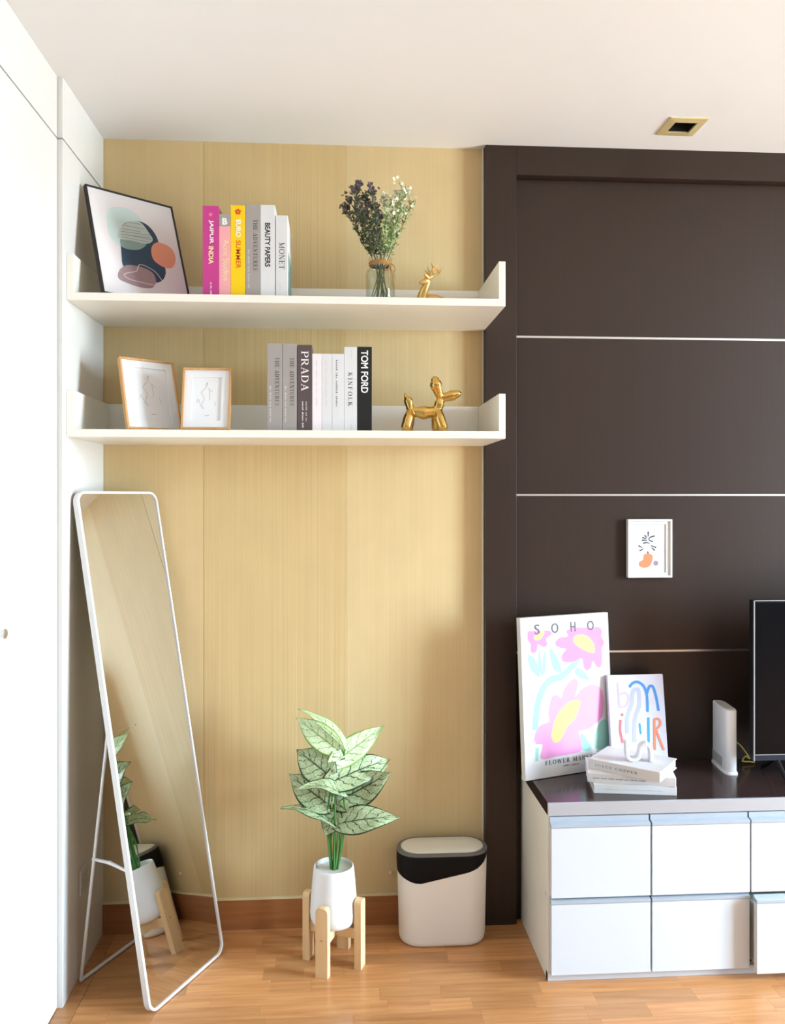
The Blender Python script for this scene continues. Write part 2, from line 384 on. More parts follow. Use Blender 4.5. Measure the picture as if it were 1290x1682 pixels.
# ---- outlines of the printed motifs, as fractions of each sheet
SOHO = {
 'flowerA': [(0.509,0.899),(0.595,0.917),(0.702,0.912),(0.81,0.91),(0.882,0.909),(0.922,0.883),(0.908,0.849),(0.94,0.806),(0.907,0.771),(0.909,0.719),(0.893,0.659),(0.85,0.652),(0.799,0.693),(0.772,0.654),(0.729,0.637),(0.694,0.66),(0.675,0.716),(0.577,0.7),(0.482,0.703),(0.447,0.719),(0.455,0.752),(0.5,0.786),(0.429,0.797),(0.377,0.824),(0.422,0.858),(0.525,0.866)],
 'flowerA_c': [(0.59,0.857),(0.639,0.87),(0.711,0.866),(0.78,0.837),(0.819,0.794),(0.822,0.753),(0.791,0.747),(0.703,0.768),(0.621,0.801),(0.585,0.83)],
 'flowerB': [(0.078,0.909),(0.115,0.917),(0.199,0.912),(0.295,0.912),(0.341,0.896),(0.328,0.88),(0.278,0.86),(0.287,0.827),(0.25,0.809),(0.186,0.83),(0.17,0.791),(0.133,0.778),(0.105,0.793),(0.106,0.835),(0.077,0.863)],
 'flowerB_c': [(0.142,0.882),(0.197,0.892),(0.237,0.911),(0.262,0.901),(0.219,0.864),(0.164,0.856)],
 'big': [(0.277,0.344),(0.275,0.394),(0.299,0.458),(0.333,0.501),(0.393,0.498),(0.425,0.48),(0.456,0.531),(0.519,0.573),(0.581,0.592),(0.621,0.571),(0.606,0.526),(0.578,0.477),(0.659,0.521),(0.758,0.543),(0.853,0.529),(0.897,0.48),(0.904,0.405),(0.886,0.338),(0.823,0.303),(0.736,0.27),(0.639,0.263),(0.602,0.256),(0.634,0.199),(0.623,0.136),(0.507,0.125),(0.337,0.122),(0.174,0.123),(0.199,0.206),(0.134,0.216),(0.112,0.244),(0.128,0.288),(0.186,0.329)],
 'big_c': [(0.299,0.246),(0.316,0.304),(0.358,0.366),(0.422,0.414),(0.497,0.447),(0.57,0.458),(0.63,0.449),(0.621,0.41),(0.561,0.341),(0.473,0.296),(0.42,0.241),(0.369,0.212),(0.327,0.213)],
 'stem': [(0.639,0.722),(0.526,0.656),(0.426,0.614),(0.305,0.6),(0.216,0.544),(0.158,0.457),(0.136,0.38),(0.12,0.302)],
 'leaf1': [(0.072,0.769),(0.137,0.748),(0.18,0.692),(0.192,0.625),(0.129,0.656),(0.085,0.699)],
 'leaf2': [(0.196,0.806),(0.211,0.749),(0.218,0.689),(0.226,0.633),(0.192,0.665),(0.181,0.731)],
 'leaf3': [(0.26,0.785),(0.27,0.712),(0.252,0.66),(0.232,0.635),(0.225,0.689),(0.235,0.747)],
 'leaf4': [(0.315,0.798),(0.378,0.757),(0.421,0.701),(0.435,0.643),(0.369,0.651),(0.326,0.708)],
 'leaf5': [(0.585,0.642),(0.622,0.659),(0.692,0.633),(0.754,0.578),(0.665,0.588),(0.595,0.621)],
 'leaf6': [(0.638,0.246),(0.706,0.192),(0.744,0.137),(0.641,0.138),(0.62,0.207)],
 'leaf7': [(0.847,0.294),(0.933,0.309),(0.951,0.229),(0.931,0.135),(0.792,0.136),(0.79,0.211)],
 'stem2': [(0.138,0.192),(0.128,0.111)],
 'S0': [(0.139,0.876)],
 'S1': [(0.211,0.941)],
 'O0': [(0.33,0.877)],
 'O1': [(0.435,0.944)],
 'H0': [(0.556,0.879)],
 'H1': [(0.627,0.942)],
 'P0': [(0.751,0.88)],
 'P1': [(0.848,0.943)],
 'F0': [(0.226,0.058)],
 'F1': [(0.686,0.086)],
}
ART = {
 'mint': [(0.182,0.697),(0.183,0.741),(0.241,0.823),(0.335,0.855),(0.444,0.865),(0.534,0.83),(0.612,0.746),(0.632,0.641),(0.588,0.543),(0.488,0.475),(0.378,0.459),(0.274,0.477),(0.192,0.541),(0.176,0.617)],
 'navy': [(0.297,0.534),(0.315,0.617),(0.352,0.686),(0.438,0.738),(0.551,0.761),(0.634,0.751),(0.707,0.693),(0.742,0.608),(0.733,0.469),(0.764,0.347),(0.749,0.28),(0.699,0.221),(0.617,0.19),(0.514,0.205),(0.372,0.236),(0.276,0.287),(0.277,0.389)],
 'teal': [(0.299,0.543),(0.398,0.552),(0.504,0.549),(0.589,0.547),(0.512,0.488),(0.421,0.463),(0.335,0.461),(0.291,0.48)],
 'strip': [(0.274,0.574),(0.323,0.654),(0.426,0.732),(0.528,0.756),(0.589,0.742),(0.64,0.679),(0.677,0.605),(0.59,0.552),(0.44,0.551),(0.299,0.543)],
 'coral': [(0.651,0.536),(0.704,0.583),(0.772,0.596),(0.864,0.577),(0.916,0.522),(0.907,0.437),(0.855,0.372),(0.782,0.354),(0.7,0.372),(0.644,0.408),(0.631,0.469)],
 'mauve': [(0.195,0.182),(0.223,0.239),(0.299,0.295),(0.41,0.314),(0.526,0.306),(0.604,0.274),(0.623,0.214),(0.594,0.155),(0.539,0.124),(0.41,0.117),(0.286,0.134),(0.215,0.15)],
 'loop': [(0.698,0.217),(0.639,0.289),(0.541,0.327),(0.467,0.332),(0.432,0.29),(0.409,0.26),(0.295,0.224),(0.269,0.202),(0.316,0.174),(0.452,0.164),(0.595,0.159)],
 'l1': [(0.425,0.727),(0.566,0.733)],
 'l2': [(0.373,0.685),(0.6,0.694)],
 'l3': [(0.332,0.647),(0.549,0.657)],
 'l4': [(0.315,0.617),(0.66,0.647)],
 'l5': [(0.298,0.587),(0.649,0.622)],
 'l6': [(0.45,0.598),(0.666,0.603)],
 'l7': [(0.304,0.566),(0.627,0.573)],
}
BON = {
 'b': [(0.175,0.918),(0.183,0.799),(0.188,0.667)],
 'b2': [(0.183,0.795),(0.307,0.81),(0.363,0.752),(0.303,0.678),(0.187,0.662)],
 'n1': [(0.381,0.871),(0.454,0.914),(0.547,0.922),(0.636,0.881),(0.683,0.809),(0.689,0.703),(0.681,0.61)],
 'n2': [(0.69,0.8),(0.742,0.87),(0.804,0.87),(0.843,0.798),(0.866,0.709),(0.88,0.616)],
 'w1': [(0.429,0.795),(0.413,0.707),(0.352,0.62),(0.306,0.532),(0.295,0.391)],
 'w2': [(0.551,0.794),(0.541,0.679),(0.472,0.583),(0.433,0.486),(0.417,0.301)],
 'w3': [(0.428,0.787),(0.463,0.839),(0.54,0.842),(0.55,0.785)],
 'i': [(0.195,0.534),(0.175,0.429),(0.206,0.296)],
 'dot': [(0.227,0.587)],
 'u1': [(0.525,0.493),(0.538,0.382)],
 'u2': [(0.691,0.552),(0.668,0.296)],
 'R1': [(0.796,0.533),(0.768,0.214)],
 'R2': [(0.796,0.528),(0.865,0.532),(0.899,0.487),(0.85,0.443),(0.792,0.434)],
 'R3': [(0.81,0.431),(0.869,0.319),(0.928,0.211)],
}
WPR = {
 'gourd': [(0.374,0.391),(0.458,0.408),(0.557,0.385),(0.565,0.302),(0.504,0.201),(0.382,0.168),(0.275,0.201),(0.275,0.263),(0.359,0.307)],
 'dot': [(0.641,0.246)],
 's1': [(0.473,0.788),(0.47,0.704)],
 's2': [(0.618,0.715),(0.519,0.693),(0.473,0.654)],
 's3': [(0.328,0.642),(0.443,0.642)],
 's4': [(0.389,0.726),(0.443,0.682)],
 's5': [(0.336,0.687),(0.427,0.665)],
 's6': [(0.573,0.615),(0.481,0.648)],
 's7': [(0.359,0.587),(0.427,0.603),(0.504,0.587)],
 's8': [(0.252,0.547),(0.336,0.514)],
 's9': [(0.275,0.458),(0.359,0.492)],
 's10': [(0.649,0.514),(0.534,0.547)],
 's11': [(0.618,0.464),(0.55,0.514)],
 's12': [(0.458,0.447),(0.473,0.402)],
}
# ================================================================== THE ROOM
LX, RX, CZ = -0.7403, WX, 2.5
# ---- floor: base slab, parquet blocks in view as parts, the rest joined
fl = structure(MB().box(LX - .06, RX + .1, ROOM_Y, .1, -.06, -.0015).build('floor', M_floor_base))
PW = .0575
def plank_mb(l, w): return MB().box(0, l, 0, w, -.012, 0)
plank_len = [.115, .17, .23, .28, .34, .40, .46]
plank_me = {}
rest = MB()
rng = random.Random(11)
y = -.002; row = 0
while y > ROOM_Y + .02:
    x = -.700 - rng.random() * .25
    near = y > -1.02
    while x < RX:
        l = rng.choice(plank_len)
        a, b = max(x, -.7005), min(x + l, RX)
        if b - a > .02:
            if near and a < 1.75:
                key = round(b - a, 4)
                if key not in plank_me:
                    o = plank_mb(b - a - .0003, PW - .0003).build('plank', M_floor, fl); plank_me[key] = o.data
                else:
                    o = bpy.data.objects.new('plank', plank_me[key]); COL.objects.link(o); o.parent = fl
                o.location = (a, y - PW, 0)
            else:
                rest.box(a, b - .0006, y - PW, y - .0006, -.012, 0)
        x += l
    y -= PW; row += 1
rest.build('distant_planks', M_floor, fl, kind='stuff')
bl = .62; yy = 0.
while yy > ROOM_Y + .7:       # border strip along the left wall
    MB().box(LX - .018, -.7015, yy - bl, yy - .001, -.012, .0004).build('border_plank', M_floor, fl); yy -= bl
# ---- ceiling with the square cut-out for the downlight
DX0, DX1, DY0, DY1 = .997, 1.085, -.248, -.162
cl = MB()
for a in ((LX - .06, DX0, ROOM_Y, .1), (DX1, RX + .1, ROOM_Y, .1), (DX0, DX1, ROOM_Y, DY0), (DX0, DX1, DY1, .1)):
    cl.box(a[0], a[1], a[2], a[3], CZ, CZ + .12)
structure(cl.build('ceiling', M_plaster))
# ---- back wall: slab with three wallpaper strips
wb = structure(MB().box(LX - .06, .4685, .003, .1, 0, CZ).build('wall_back', M_beige))
for i, (a, b, m) in enumerate(((LX, -.428, M_wp_a), (-.428, .0253, M_wp_b), (.0253, .4685, M_wp_c))):
    MB().box(a + .0002, b - .0002, -.0 if i != 1 else -.0006, .004, 0, CZ, .0003, 1).build('wallpaper_strip', m, wb)
bb = structure(MB().box(LX, .4685, -.012, 0, 0, .094).build('baseboard_back', M_skirt))
MB().box(LX, .4685, -.0135, 0, .094, .099, .001, 1).build('caulk_line', M_beige, bb)
structure(MB().box(.4625, .468, -.010, 0, .099, CZ, .001, 1).build('trim_1', mat('trim_pale', srgb(226, 216, 196), .35, var=.02)))
# ---- panelled feature wall in dark laminate
PX = .569
wf = structure(MB().box(.469, RX + .1, .006, .1, 0, CZ).build('wall_feature', M_floor_base))
MB().box(.469, PX, -.036, .008, 0, CZ, .001, 1).build('post', M_wenge, wf)
MB().box(PX, RX, -.036, .008, 2.4067, CZ, .001, 1).build('beam', M_wenge, wf)
zs = [0, .8658, 1.3786, 1.8934, 2.4067]
for k in range(4):
    for a, b in ((PX + .003, 1.93), (1.934, RX)):
        MB().box(a, b, -.002, .008, zs[k] + (.0035 if k else 0), zs[k + 1] - .0035, .0006, 1).build('panel', M_wenge, wf)
    if k: MB().box(PX + .003, RX, -.001, .007, zs[k] - .0033, zs[k] + .0033).build('inlay_strip', M_steel, wf)
MB().box(PX + .0002, PX + .0026, -.004, .007, .0, 2.4067).build('inlay_strip', M_steel, wf)
M_taupe = mat('taupe_paint', (.26, .25, .24, 1), .8, var=.02)
# ---- left wall: fixed panel by the corner, then wardrobe doors set 2 cm back
wl = structure(MB().box(LX - .10, LX - .045, ROOM_Y, .1, 0, CZ).build('wall_left', M_taupe))
SE = -.383
for a, b in ((.0, 2.333), (2.3375, CZ)):
    MB().box(LX - .05, LX, SE + .001, .0, a, b, .0008, 1).build('panel', M_white_wall, wl)
LD = LX - .014
yb = SE - .0025; n = 1
M_knob = mat('satin_nickel', (.62, .61, .60, 1), .28, 1.0, var=.03)
while n < 3:
    ye = yb - .478
    d = structure(MB().box(LD - .022, LD, ye, yb, .004, 2.333, .0008, 1).build('door_%d' % n, M_white_wall))
    ky = ye + .062 if n % 2 else yb - .045
    kn = MB().lathe([(.004, 0), (.0045, .012), (.006, .018), (.0105, .026), (.011, .029), (.0095, .031)], 20)
    kn.build('door_knob', M_knob, d, Matrix.Translation((LD, ky, 1.075)) @ Matrix.Rotation(R(90), 4, 'Y'), True)
    MB().box(LD - .022, LD, ye, yb, 2.3375, CZ, .0008, 1).build('top_panel', M_white_wall, wl)
    yb = ye - .003; n += 1
# ---- wall behind the camera and right wall with its window
structure(MB().box(LX - .1, RX + .1, ROOM_Y - .1, ROOM_Y, 0, CZ).build('wall_rear', M_taupe))
wr = MB()
for a in ((ROOM_Y, WY0, 0, CZ), (WY1, .1, 0, CZ), (WY0, WY1, 0, WZ0), (WY0, WY1, WZ1, CZ)):
    wr.box(RX, RX + .12, a[0], a[1], a[2], a[3])
structure(wr.build('wall_right', M_taupe))
wn = MB(); fw = .045
wn.box(RX + .02, RX + .07, WY0, WY0 + fw, WZ0, WZ1).box(RX + .02, RX + .07, WY1 - fw, WY1, WZ0, WZ1)
wn.box(RX + .02, RX + .07, WY0, WY1, WZ0, WZ0 + fw).box(RX + .02, RX + .07, WY0, WY1, WZ1 - fw, WZ1)
wm = (WY0 + WY1) / 2
wn.box(RX + .02, RX + .07, wm - .03, wm + .03, WZ0, WZ1)
w1 = structure(wn.build('window_1', mat('white_upvc', (.8, .8, .8, 1), .35, var=.01)))
M_win = mat_pane('window_glass', (.97, .98, .98, 1), .3)
for a, b in ((WY0 + fw, wm - .03), (wm + .03, WY1 - fw)):
    MB().add([(RX + .045, a, WZ0 + fw), (RX + .045, b, WZ0 + fw), (RX + .045, b, WZ1 - fw), (RX + .045, a, WZ1 - fw)], [[0, 1, 2, 3]]).build('pane', M_win, w1)
MB().box(RX - .03, RX + .02, WY0 - .03, WY1 + .03, WZ0 - .03, WZ0, .003).build('window_sill', M_shelf, w1)

# ---- gold square downlight
M_gold_paint = mat('brass_paint', srgb(222, 204, 150), .4, .15, var=.05)
M_black = mat('matt_black', (.012, .012, .013, 1), .55, var=.05)
dl = thing('downlight', 'square brass framed downlight recessed in the white ceiling', 'ceiling light', ((DX0 + DX1) / 2, (DY0 + DY1) / 2, CZ))
q = .058; p_ = .0345
fr = MB()
fr.rings([[(sx * q, sy * q, 0) for sx, sy in ((-1, -1), (1, -1), (1, 1), (-1, 1))], [(sx * q, sy * q, -.004) for sx, sy in ((-1, -1), (1, -1), (1, 1), (-1, 1))],
          [(sx * p_, sy * p_, -.006) for sx, sy in ((-1, -1), (1, -1), (1, 1), (-1, 1))], [(sx * p_, sy * p_, -.001) for sx, sy in ((-1, -1), (1, -1), (1, 1), (-1, 1))]], False, False)
fr.build('frame', M_gold_paint, dl)
hs_ = MB()
for a in ((-.041, -.035, -.041, .041), (.035, .041, -.041, .041), (-.035, .035, -.041, -.035), (-.035, .035, .035, .041)): hs_.box(a[0], a[1], a[2], a[3], .0, .08)
hs_.box(-.041, .041, -.041, .041, .08, .084)
hs_.build('housing', M_black, dl)
lp = MB().lathe([(.010, .078), (.012, .06), (.026, .036), (.027, .032), (.024, .031)], 20, cap1=False)
lp.build('reflector', mat('lamp_reflector', (.65, .65, .68, 1), .2, 1.0, var=.02), dl, None, True)
MB().lathe([(.022, .034), (.0, .033)], 18, cap0=False).build('lens', mat('lamp_lens', (.35, .36, .38, 1), .15, var=.02), dl, None, True)

# ---- socket plate on the left panel
M_plate = mat('ivory_plastic', (.62, .61, .57, 1), .4, var=.02)
sk = thing('wall_socket', 'small white socket plate low on the white panel behind the mirror', 'socket', (LX, -.212, .232))
MB().box(0, .007, -.034, .034, 0, .074, .002).build('plate', M_plate, sk)
MB().box(.0065, .0085, -.016, .016, .02, .054, .001).build('insert', mat('ivory_insert', (.55, .54, .5, 1), .4, var=.02), sk)
# ================================================================== TV CABINET AND WHAT STANDS ON IT
M_cabside = mat('cabinet_side', (.90, .86, .75, 1), .4, var=.01)
M_front = mat('white_gloss_front', (.66, .68, .70, 1), .3, var=.005)
M_silver = mat('silver_edge', srgb(184, 188, 194), .38, .35, var=.02)
M_handle = mat('pale_handle_profile', srgb(178, 188, 198), .35, .15, var=.01)
M_inside = mat('cabinet_inside', (.10, .10, .10, 1), .7, var=.05)
CX0, CYF, PIT, NC = .5905, -.347, .2905, 7
cab = thing('tv_cabinet', 'low white media cabinet with two rows of drawers against the dark panelling', 'cabinet', (CX0, 0, 0))
CW = PIT * NC + .006
def cb(*a, bv=.0008): return MB().box(a[0], a[1], a[2], a[3], a[4], a[5], bv, 1)
cb(0, .018, CYF + .002, -.003, 0, .4685).build('side_panel', M_cabside, cab)
cb(CW - .018, CW, CYF + .002, -.003, 0, .4685).build('side_panel', M_cabside, cab)
cb(.018, CW - .018, CYF + .022, -.003, .0, .024).build('bottom_board', M_inside, cab)
cb(.018, CW - .018, -.012, -.003, .024, .4685).build('back_board', M_inside, cab)
cb(0.0, CW, CYF, CYF + .02, 0, .024).build('plinth', mat('pale_plinth', srgb(208, 209, 212), .4, .1, var=.02), cab)
for c in range(1, NC):
    cb(.003 + c * PIT - .007, .003 + c * PIT + .007, CYF + .02, -.012, .024, .4685).build('divider', M_silver, cab)
cb(0.0, CW, CYF + .02, CYF + .03, .232, .246).build('rail', M_silver, cab)
for c in range(NC):
    for r, (z0, zf, z1) in enumerate(((.0255, .224, .2405), (.2425, .4395, .4665))):
        x0 = .003 + c * PIT + .0025; x1 = x0 + PIT - .005
        out = .030 if (c == 2 and r == 0) else 0.
        d = MB().box(x0, x1, CYF - .018, CYF + .0, z0, zf, .0012, 1).build('drawer', M_front, cab)
        hd = MB().prism([(CYF - .018, zf), (CYF - .0195, zf + .003), (CYF - .0195, zf + .010), (CYF - .012, zf + .012), (CYF - .004, zf + .013), (CYF - .004, z1), (CYF + .004, z1), (CYF + .004, zf)], x1 - x0, 'x', x0)
        hd.build('handle', M_handle, d)
        MB().box(x0 + .012, x1 - .012, CYF + .0, -.03, z0 + .008, zf - .02).build('drawer_box', M_cabside, d)
        d.location.y = -out
wt = thing('worktop', 'dark wood cabinet top with a silver front edge', 'worktop', (CX0, 0, .469))
MB().box(.0, CW, CYF + .004, -.003, 0, .0362, .0005, 1).build('board', mat('dark_top', srgb(58, 44, 42), .16, var=.08, vscale=(3, 90, 90)), wt)
MB().box(.0, CW, CYF - .004, CYF + .004, 0, .0362, .0008, 1).build('front_edge', M_silver, wt)
TZ = .5052

# ---- generic leaning panel: root at the bottom left front corner
def lean_root(name, label, cat, x, y, z0, phi, th, t, group=None):
    return thing(name, label, cat, (x, y, z0 + t * math.sin(R(th))), (-R(th), 0, R(phi)), group)

def colour(name, r, g, b, rough=.6): return mat(name, srgb(r, g, b), rough, var=.015, vscale=(30, 30, 30))
M_canvas = mat('white_canvas', (.72, .715, .72, 1), .7, var=.01, bump=.1, bscale=(600, 600, 600))
M_grey_ink = colour('grey_ink', 92, 88, 98)
M_dark_ink = colour('dark_ink', 62, 58, 60)
M_black_ink = colour('black_ink', 24, 24, 26)
M_white_ink = colour('white_ink', 245, 242, 238)
def pr(d, k, w, h): return [(u * w, v * h) for u, v in d[k]]
def layer(root, d, k, w, h, m, lvl, name): return blob(smooth_loop(pr(d, k, w, h)), -.0003 - .00022 * lvl).build(name, m, root)

# ---- flower poster canvas
w, h, t = .3319, .493, .022
so = lean_root('canvas_print', 'large white canvas print with pink flowers leaning on the dark wall', 'canvas print', .567, -.172, TZ, 19.5, 3.66, t)
MB().box(0, w, 0, t, 0, h, .0015).build('stretched_canvas', M_canvas, so)
mint = colour('mint_print', 152, 206, 192); pink = colour('pink_print', 226, 130, 184); yel = colour('yellow_print', 240, 222, 118); pink2 = colour('light_pink_print', 228, 151, 200)
ribbon(smooth_loop(pr(SOHO, 'stem', w, h), False), .021, -.0004).build('printed_stem', mint, so)
ribbon(pr(SOHO, 'stem2', w, h), .011, -.0004).build('printed_stem', mint, so)
for k in ('leaf1', 'leaf2', 'leaf3', 'leaf4', 'leaf5', 'leaf6', 'leaf7'): layer(so, SOHO, k, w, h, mint, 0, 'printed_leaf')
layer(so, SOHO, 'flowerA', w, h, pink, 1, 'printed_flower'); layer(so, SOHO, 'flowerA_c', w, h, yel, 2, 'printed_flower_centre')
layer(so, SOHO, 'flowerB', w, h, pink, 1, 'printed_flower'); layer(so, SOHO, 'flowerB_c', w, h, yel, 2, 'printed_flower_centre')
layer(so, SOHO, 'big', w, h, pink2, 1, 'printed_flower'); layer(so, SOHO, 'big_c', w, h, yel, 2, 'printed_flower_centre')
for ch, u in (('S', .152), ('O', .34), ('H', .557), ('O', .748)):
    lettering(so, sans(ch, .012), (u * w, 0, .892 * h), (1, 0, 0), (0, 0, 1), .026 if ch == 'O' else .019, .031, M_grey_ink, off=.0012)
lettering(so, serif('FLOWER MARKET', track=.25), (.22 * w, 0, .078 * h), (1, 0, 0), (0, 0, 1), .58 * w, .014, M_dark_ink, off=.0012)
lettering(so, small_print(2, 12), (.42 * w, 0, .055 * h), (1, 0, 0), (0, 0, 1), .17 * w, .0045, M_grey_ink, off=.0012)

# ---- small lettered canvas
w, h, t = .1846, .2985, .016
bo = lean_root('canvas_print', 'small white canvas with colourful brush lettering behind the stacked books', 'canvas print', .857, -.114, TZ, 2.1, 9.0, t)
MB().box(0, w, 0, t, 0, h, .0012).build('stretched_canvas', mat('pale_lilac_canvas', srgb(206, 203, 216), .65, var=.015), bo)
lil = colour('lilac_paint', 200, 176, 212); blu = colour('blue_paint', 66, 138, 206); lav = colour('lavender_paint', 176, 180, 226); red = colour('red_paint', 214, 112, 118); tea = colour('teal_paint', 62, 152, 190); ora = colour('orange_paint', 222, 132, 100)
for i, (k, wd, m) in enumerate((('w1', .012, lav), ('w2', .012, lav), ('w3', .012, lav), ('b', .006, lil), ('b2', .006, lil), ('n1', .0085, blu), ('n2', .0085, blu), ('i', .0075, red), ('u1', .006, tea), ('u2', .0075, tea), ('R1', .008, ora), ('R2', .008, ora), ('R3', .008, ora))):
    ribbon(smooth_loop(pr(BON, k, w, h), False), wd, -.0003 - .00005 * i).build('painted_letter', m, bo)
(u, v), = BON['dot']
blob(_arc(u * w, v * h, .0045, .0045, 0, 345, 15), -.0008).build('painted_dot', red, bo)

# ---- books
M_page = mat('page_block', (.78, .75, .69, 1), .8, var=.06, vscale=(2, 2, 900))
def book(name, label, loc, rot, t, h, d, cover, group, spine=None, bt=.0022, pages=M_page):
    """upright book: spine on y=0 facing -y, thickness along x, height along z"""
    o = thing(name, label, 'book', loc, rot, group)
    c = MB().box(0, t, 0, bt * 1.3, 0, h, .0008, 1).box(0, bt, bt, d, 0, h, .0006, 1).box(t - bt, t, bt, d, 0, h, .0006, 1)
    c.build('cover', cover, o)
    MB().box(bt, t - bt, bt * 1.3, d - .004, .003, h - .003).build('pages', pages, o)
    for s in (spine or []):
        gl, x, ztop, wid, hgt, m = s      # x: left side of letters (baseline), ztop: start of text
        lettering(o, gl, (x, 0, ztop), (0, 0, -1), (1, 0, 0), wid, hgt, m, 'spine_lettering')
    return o
def band(o, x0, x1, z0, z1, m, name): return MB().box(x0, x1, -.0003, .0, z0, z1).build(name, m, o)
# lying book: x -> up, z -> -x ; root is the lower right front corner
M_bw = mat('white_book_cover', (.73, .72, .715, 1), .45, var=.01)
def lying(label, left, ang, z, t, h, d, spine):
    a = R(ang)
    loc = (left[0] + h * math.cos(a), left[1] + h * math.sin(a), z)
    return book('book', label, loc, None, t, h, d, M_bw, 'books stacked on the cabinet', spine)
def lay_book(o, ang): o.rotation_mode = 'XYZ'; o.rotation_euler = (0, -R(90), R(ang))
fine = small_print(7, 13)
b1 = lying('white book at the bottom of the stack on the cabinet', (.745, -.279), -9, TZ, .026, .236, .165, [(fine, .011, .2, .16, .003, colour('faint_ink', 214, 210, 208))]); lay_book(b1, -9)
b2 = lying('white book in the middle of the stack with faint grey spine print', (.733, -.258), -14, TZ + .026, .027, .25, .148, [(fine, .011, .235, .15, .0032, M_grey_ink)]); lay_book(b2, -14)
b3 = lying('white book on top of the stack with grey spine lettering', (.748, -.217), -40, TZ + .053, .029, .215, .155, [(serif('JOYCE COPPER', track=.3), .010, .195, .13, .0075, M_grey_ink)]); lay_book(b3, -40)
# ---- white wave ornament standing on the stack
wv = smooth_loop([(.0, .060), (.001, .030), (.004, .012), (.018, .004), (.034, .011), (.040, .030), (.043, .043), (.056, .052), (.068, .044), (.0715, .028), (.072, .0)], False, 4)
hw = .0052; Lp = []; Rp = []
for i in range(len(wv)):
    a = wv[max(0, i - 1)]; b = wv[min(len(wv) - 1, i + 1)]; l = math.hypot(b[0] - a[0], b[1] - a[1])
    nx, nz = -(b[1] - a[1]) / l * hw, (b[0] - a[0]) / l * hw
    Lp.append((wv[i][0] + nx, wv[i][1] + nz)); Rp.append((wv[i][0] - nx, wv[i][1] - nz))
wo = MB(); nn = len(wv)
ringsv = []
for i in range(nn): ringsv.append([(Lp[i][0], -.014, Lp[i][1]), (Rp[i][0], -.014, Rp[i][1]), (Rp[i][0], .014, Rp[i][1]), (Lp[i][0], .014, Lp[i][1])])
wo.rings(ringsv)
zmin = min(v[2] for v in wo.v)
wo.v = [(v[0], v[1], v[2] - zmin) for v in wo.v]
wob_ = wo.build('wave_ornament', mat('white_ceramic', (.72, .71, .70, 1), .35, var=.01), None, None, True)
wob_.location = (.853, -.245, TZ + .082); wob_.rotation_euler = (0, 0, R(-8))
tag(wob_, 'white wavy ornament standing on the top stacked book', 'ornament')
bv = wob_.modifiers.new('soft_edges', 'BEVEL'); bv.width = .0016; bv.segments = 2; bv.limit_method = 'ANGLE'

# ---- router
M_rout = mat('white_plastic', (.86, .86, .87, 1), .35, var=.01)
ro = thing('router', 'upright white router standing on the dark cabinet top beside the television', 'router', (1.2315, -.086, TZ), (0, 0, R(-6)))
def lens(wx, ly, n=10, p=.5):
    out = []
    for i in range(24):
        a = 2 * math.pi * i / 24; c, s_ = math.cos(a), math.sin(a)
        out.append((wx * (abs(c) ** p) * (1 if c >= 0 else -1), ly * (abs(s_) ** p) * (1 if s_ >= 0 else -1)))
    return out
def rr(sc, z, ex=0): return [(x * sc + (ex if x > 0 else -ex), y * sc + (ex if y > 0 else -ex), z) for x, y in lens(.0195, .070)]
MB().rings([rr(1, .008), rr(1, .196), rr(.97, .2), rr(.9, .201)]).build('housing', M_rout, ro, None, True)
MB().rings([rr(1, 0, .003), rr(1, .005, .003), rr(1, .008, .001)]).build('base', M_rout, ro, None, True)
MB().rings([rr(.82, .2008), rr(.8, .2018)]).build('top_vent', mat('warm_grey_plastic', srgb(196, 190, 180), .6, var=.05), ro, None, True)
MB().box(-.0201, -.0193, -.035, .052, .016, .045).build('type_label', mat('grey_label', srgb(190, 188, 186), .5, var=.03), ro)
cb_ = MB().tube(smooth_loop([(1.248, -0.06, 0.578), (1.275, -0.058, 0.580), (1.2945, -0.055, 0.571), (1.3108, -0.055, 0.5529), (1.3311, -0.055, 0.5228), (1.3169, -0.055, 0.531), (1.3067, -0.055, 0.5155), (1.3311, -0.055, 0.513), (1.3474, -0.055, 0.5106)], False, 5), .0022, 8).build('network_cable', mat('yellow_cable', srgb(196, 164, 58), .5, var=.03), None, None, True)
tag(cb_, 'thin yellow cable looping between the router and the television', 'cable')

# ---- television
tv = thing('television', 'black flat television with a thin silver bezel on the cabinet', 'television', (1.270, -.2, TZ))
M_tvb = mat('tv_black_plastic', (.008, .008, .009, 1), .4, var=.03, spec=.2)
MB().box(0, .98, 0, .03, .058, .549, .002).build('cabinet_shell', M_tvb, tv)
MB().box(.006, .974, -.0012, .0, .079, .543).build('screen', mat('tv_screen', (.004, .004, .005, 1), .2, var=.02, spec=.12), tv)
bz = MB().box(-.0008, .0022, -.002, .003, .058, .5495).box(0, .98, -.002, .003, .5478, .5495).box(0, .98, -.002, .002, .0755, .0772)
bz.build('bezel', mat('tv_bezel_silver', (.42, .43, .45, 1), .4, .5, var=.02), tv)
MB().box(.0, .98, -.0018, .004, .058, .075, .001, 1).build('lower_bezel', mat('tv_navy', srgb(30, 36, 48), .35, var=.03), tv)
for fx in (.075, .87):
    MB().tube([(fx, .012, .066), (fx + .004, -.02, .03), (fx + .006, -.05, .006), (fx + .006, -.055, .004)], [.008, .007, .006, .004], 10).tube([(fx, .012, .066), (fx + .004, .06, .03), (fx + .006, .1, .006), (fx + .006, .105, .004)], [.008, .007, .006, .004], 10).build('foot', M_tvb, tv, None, True)

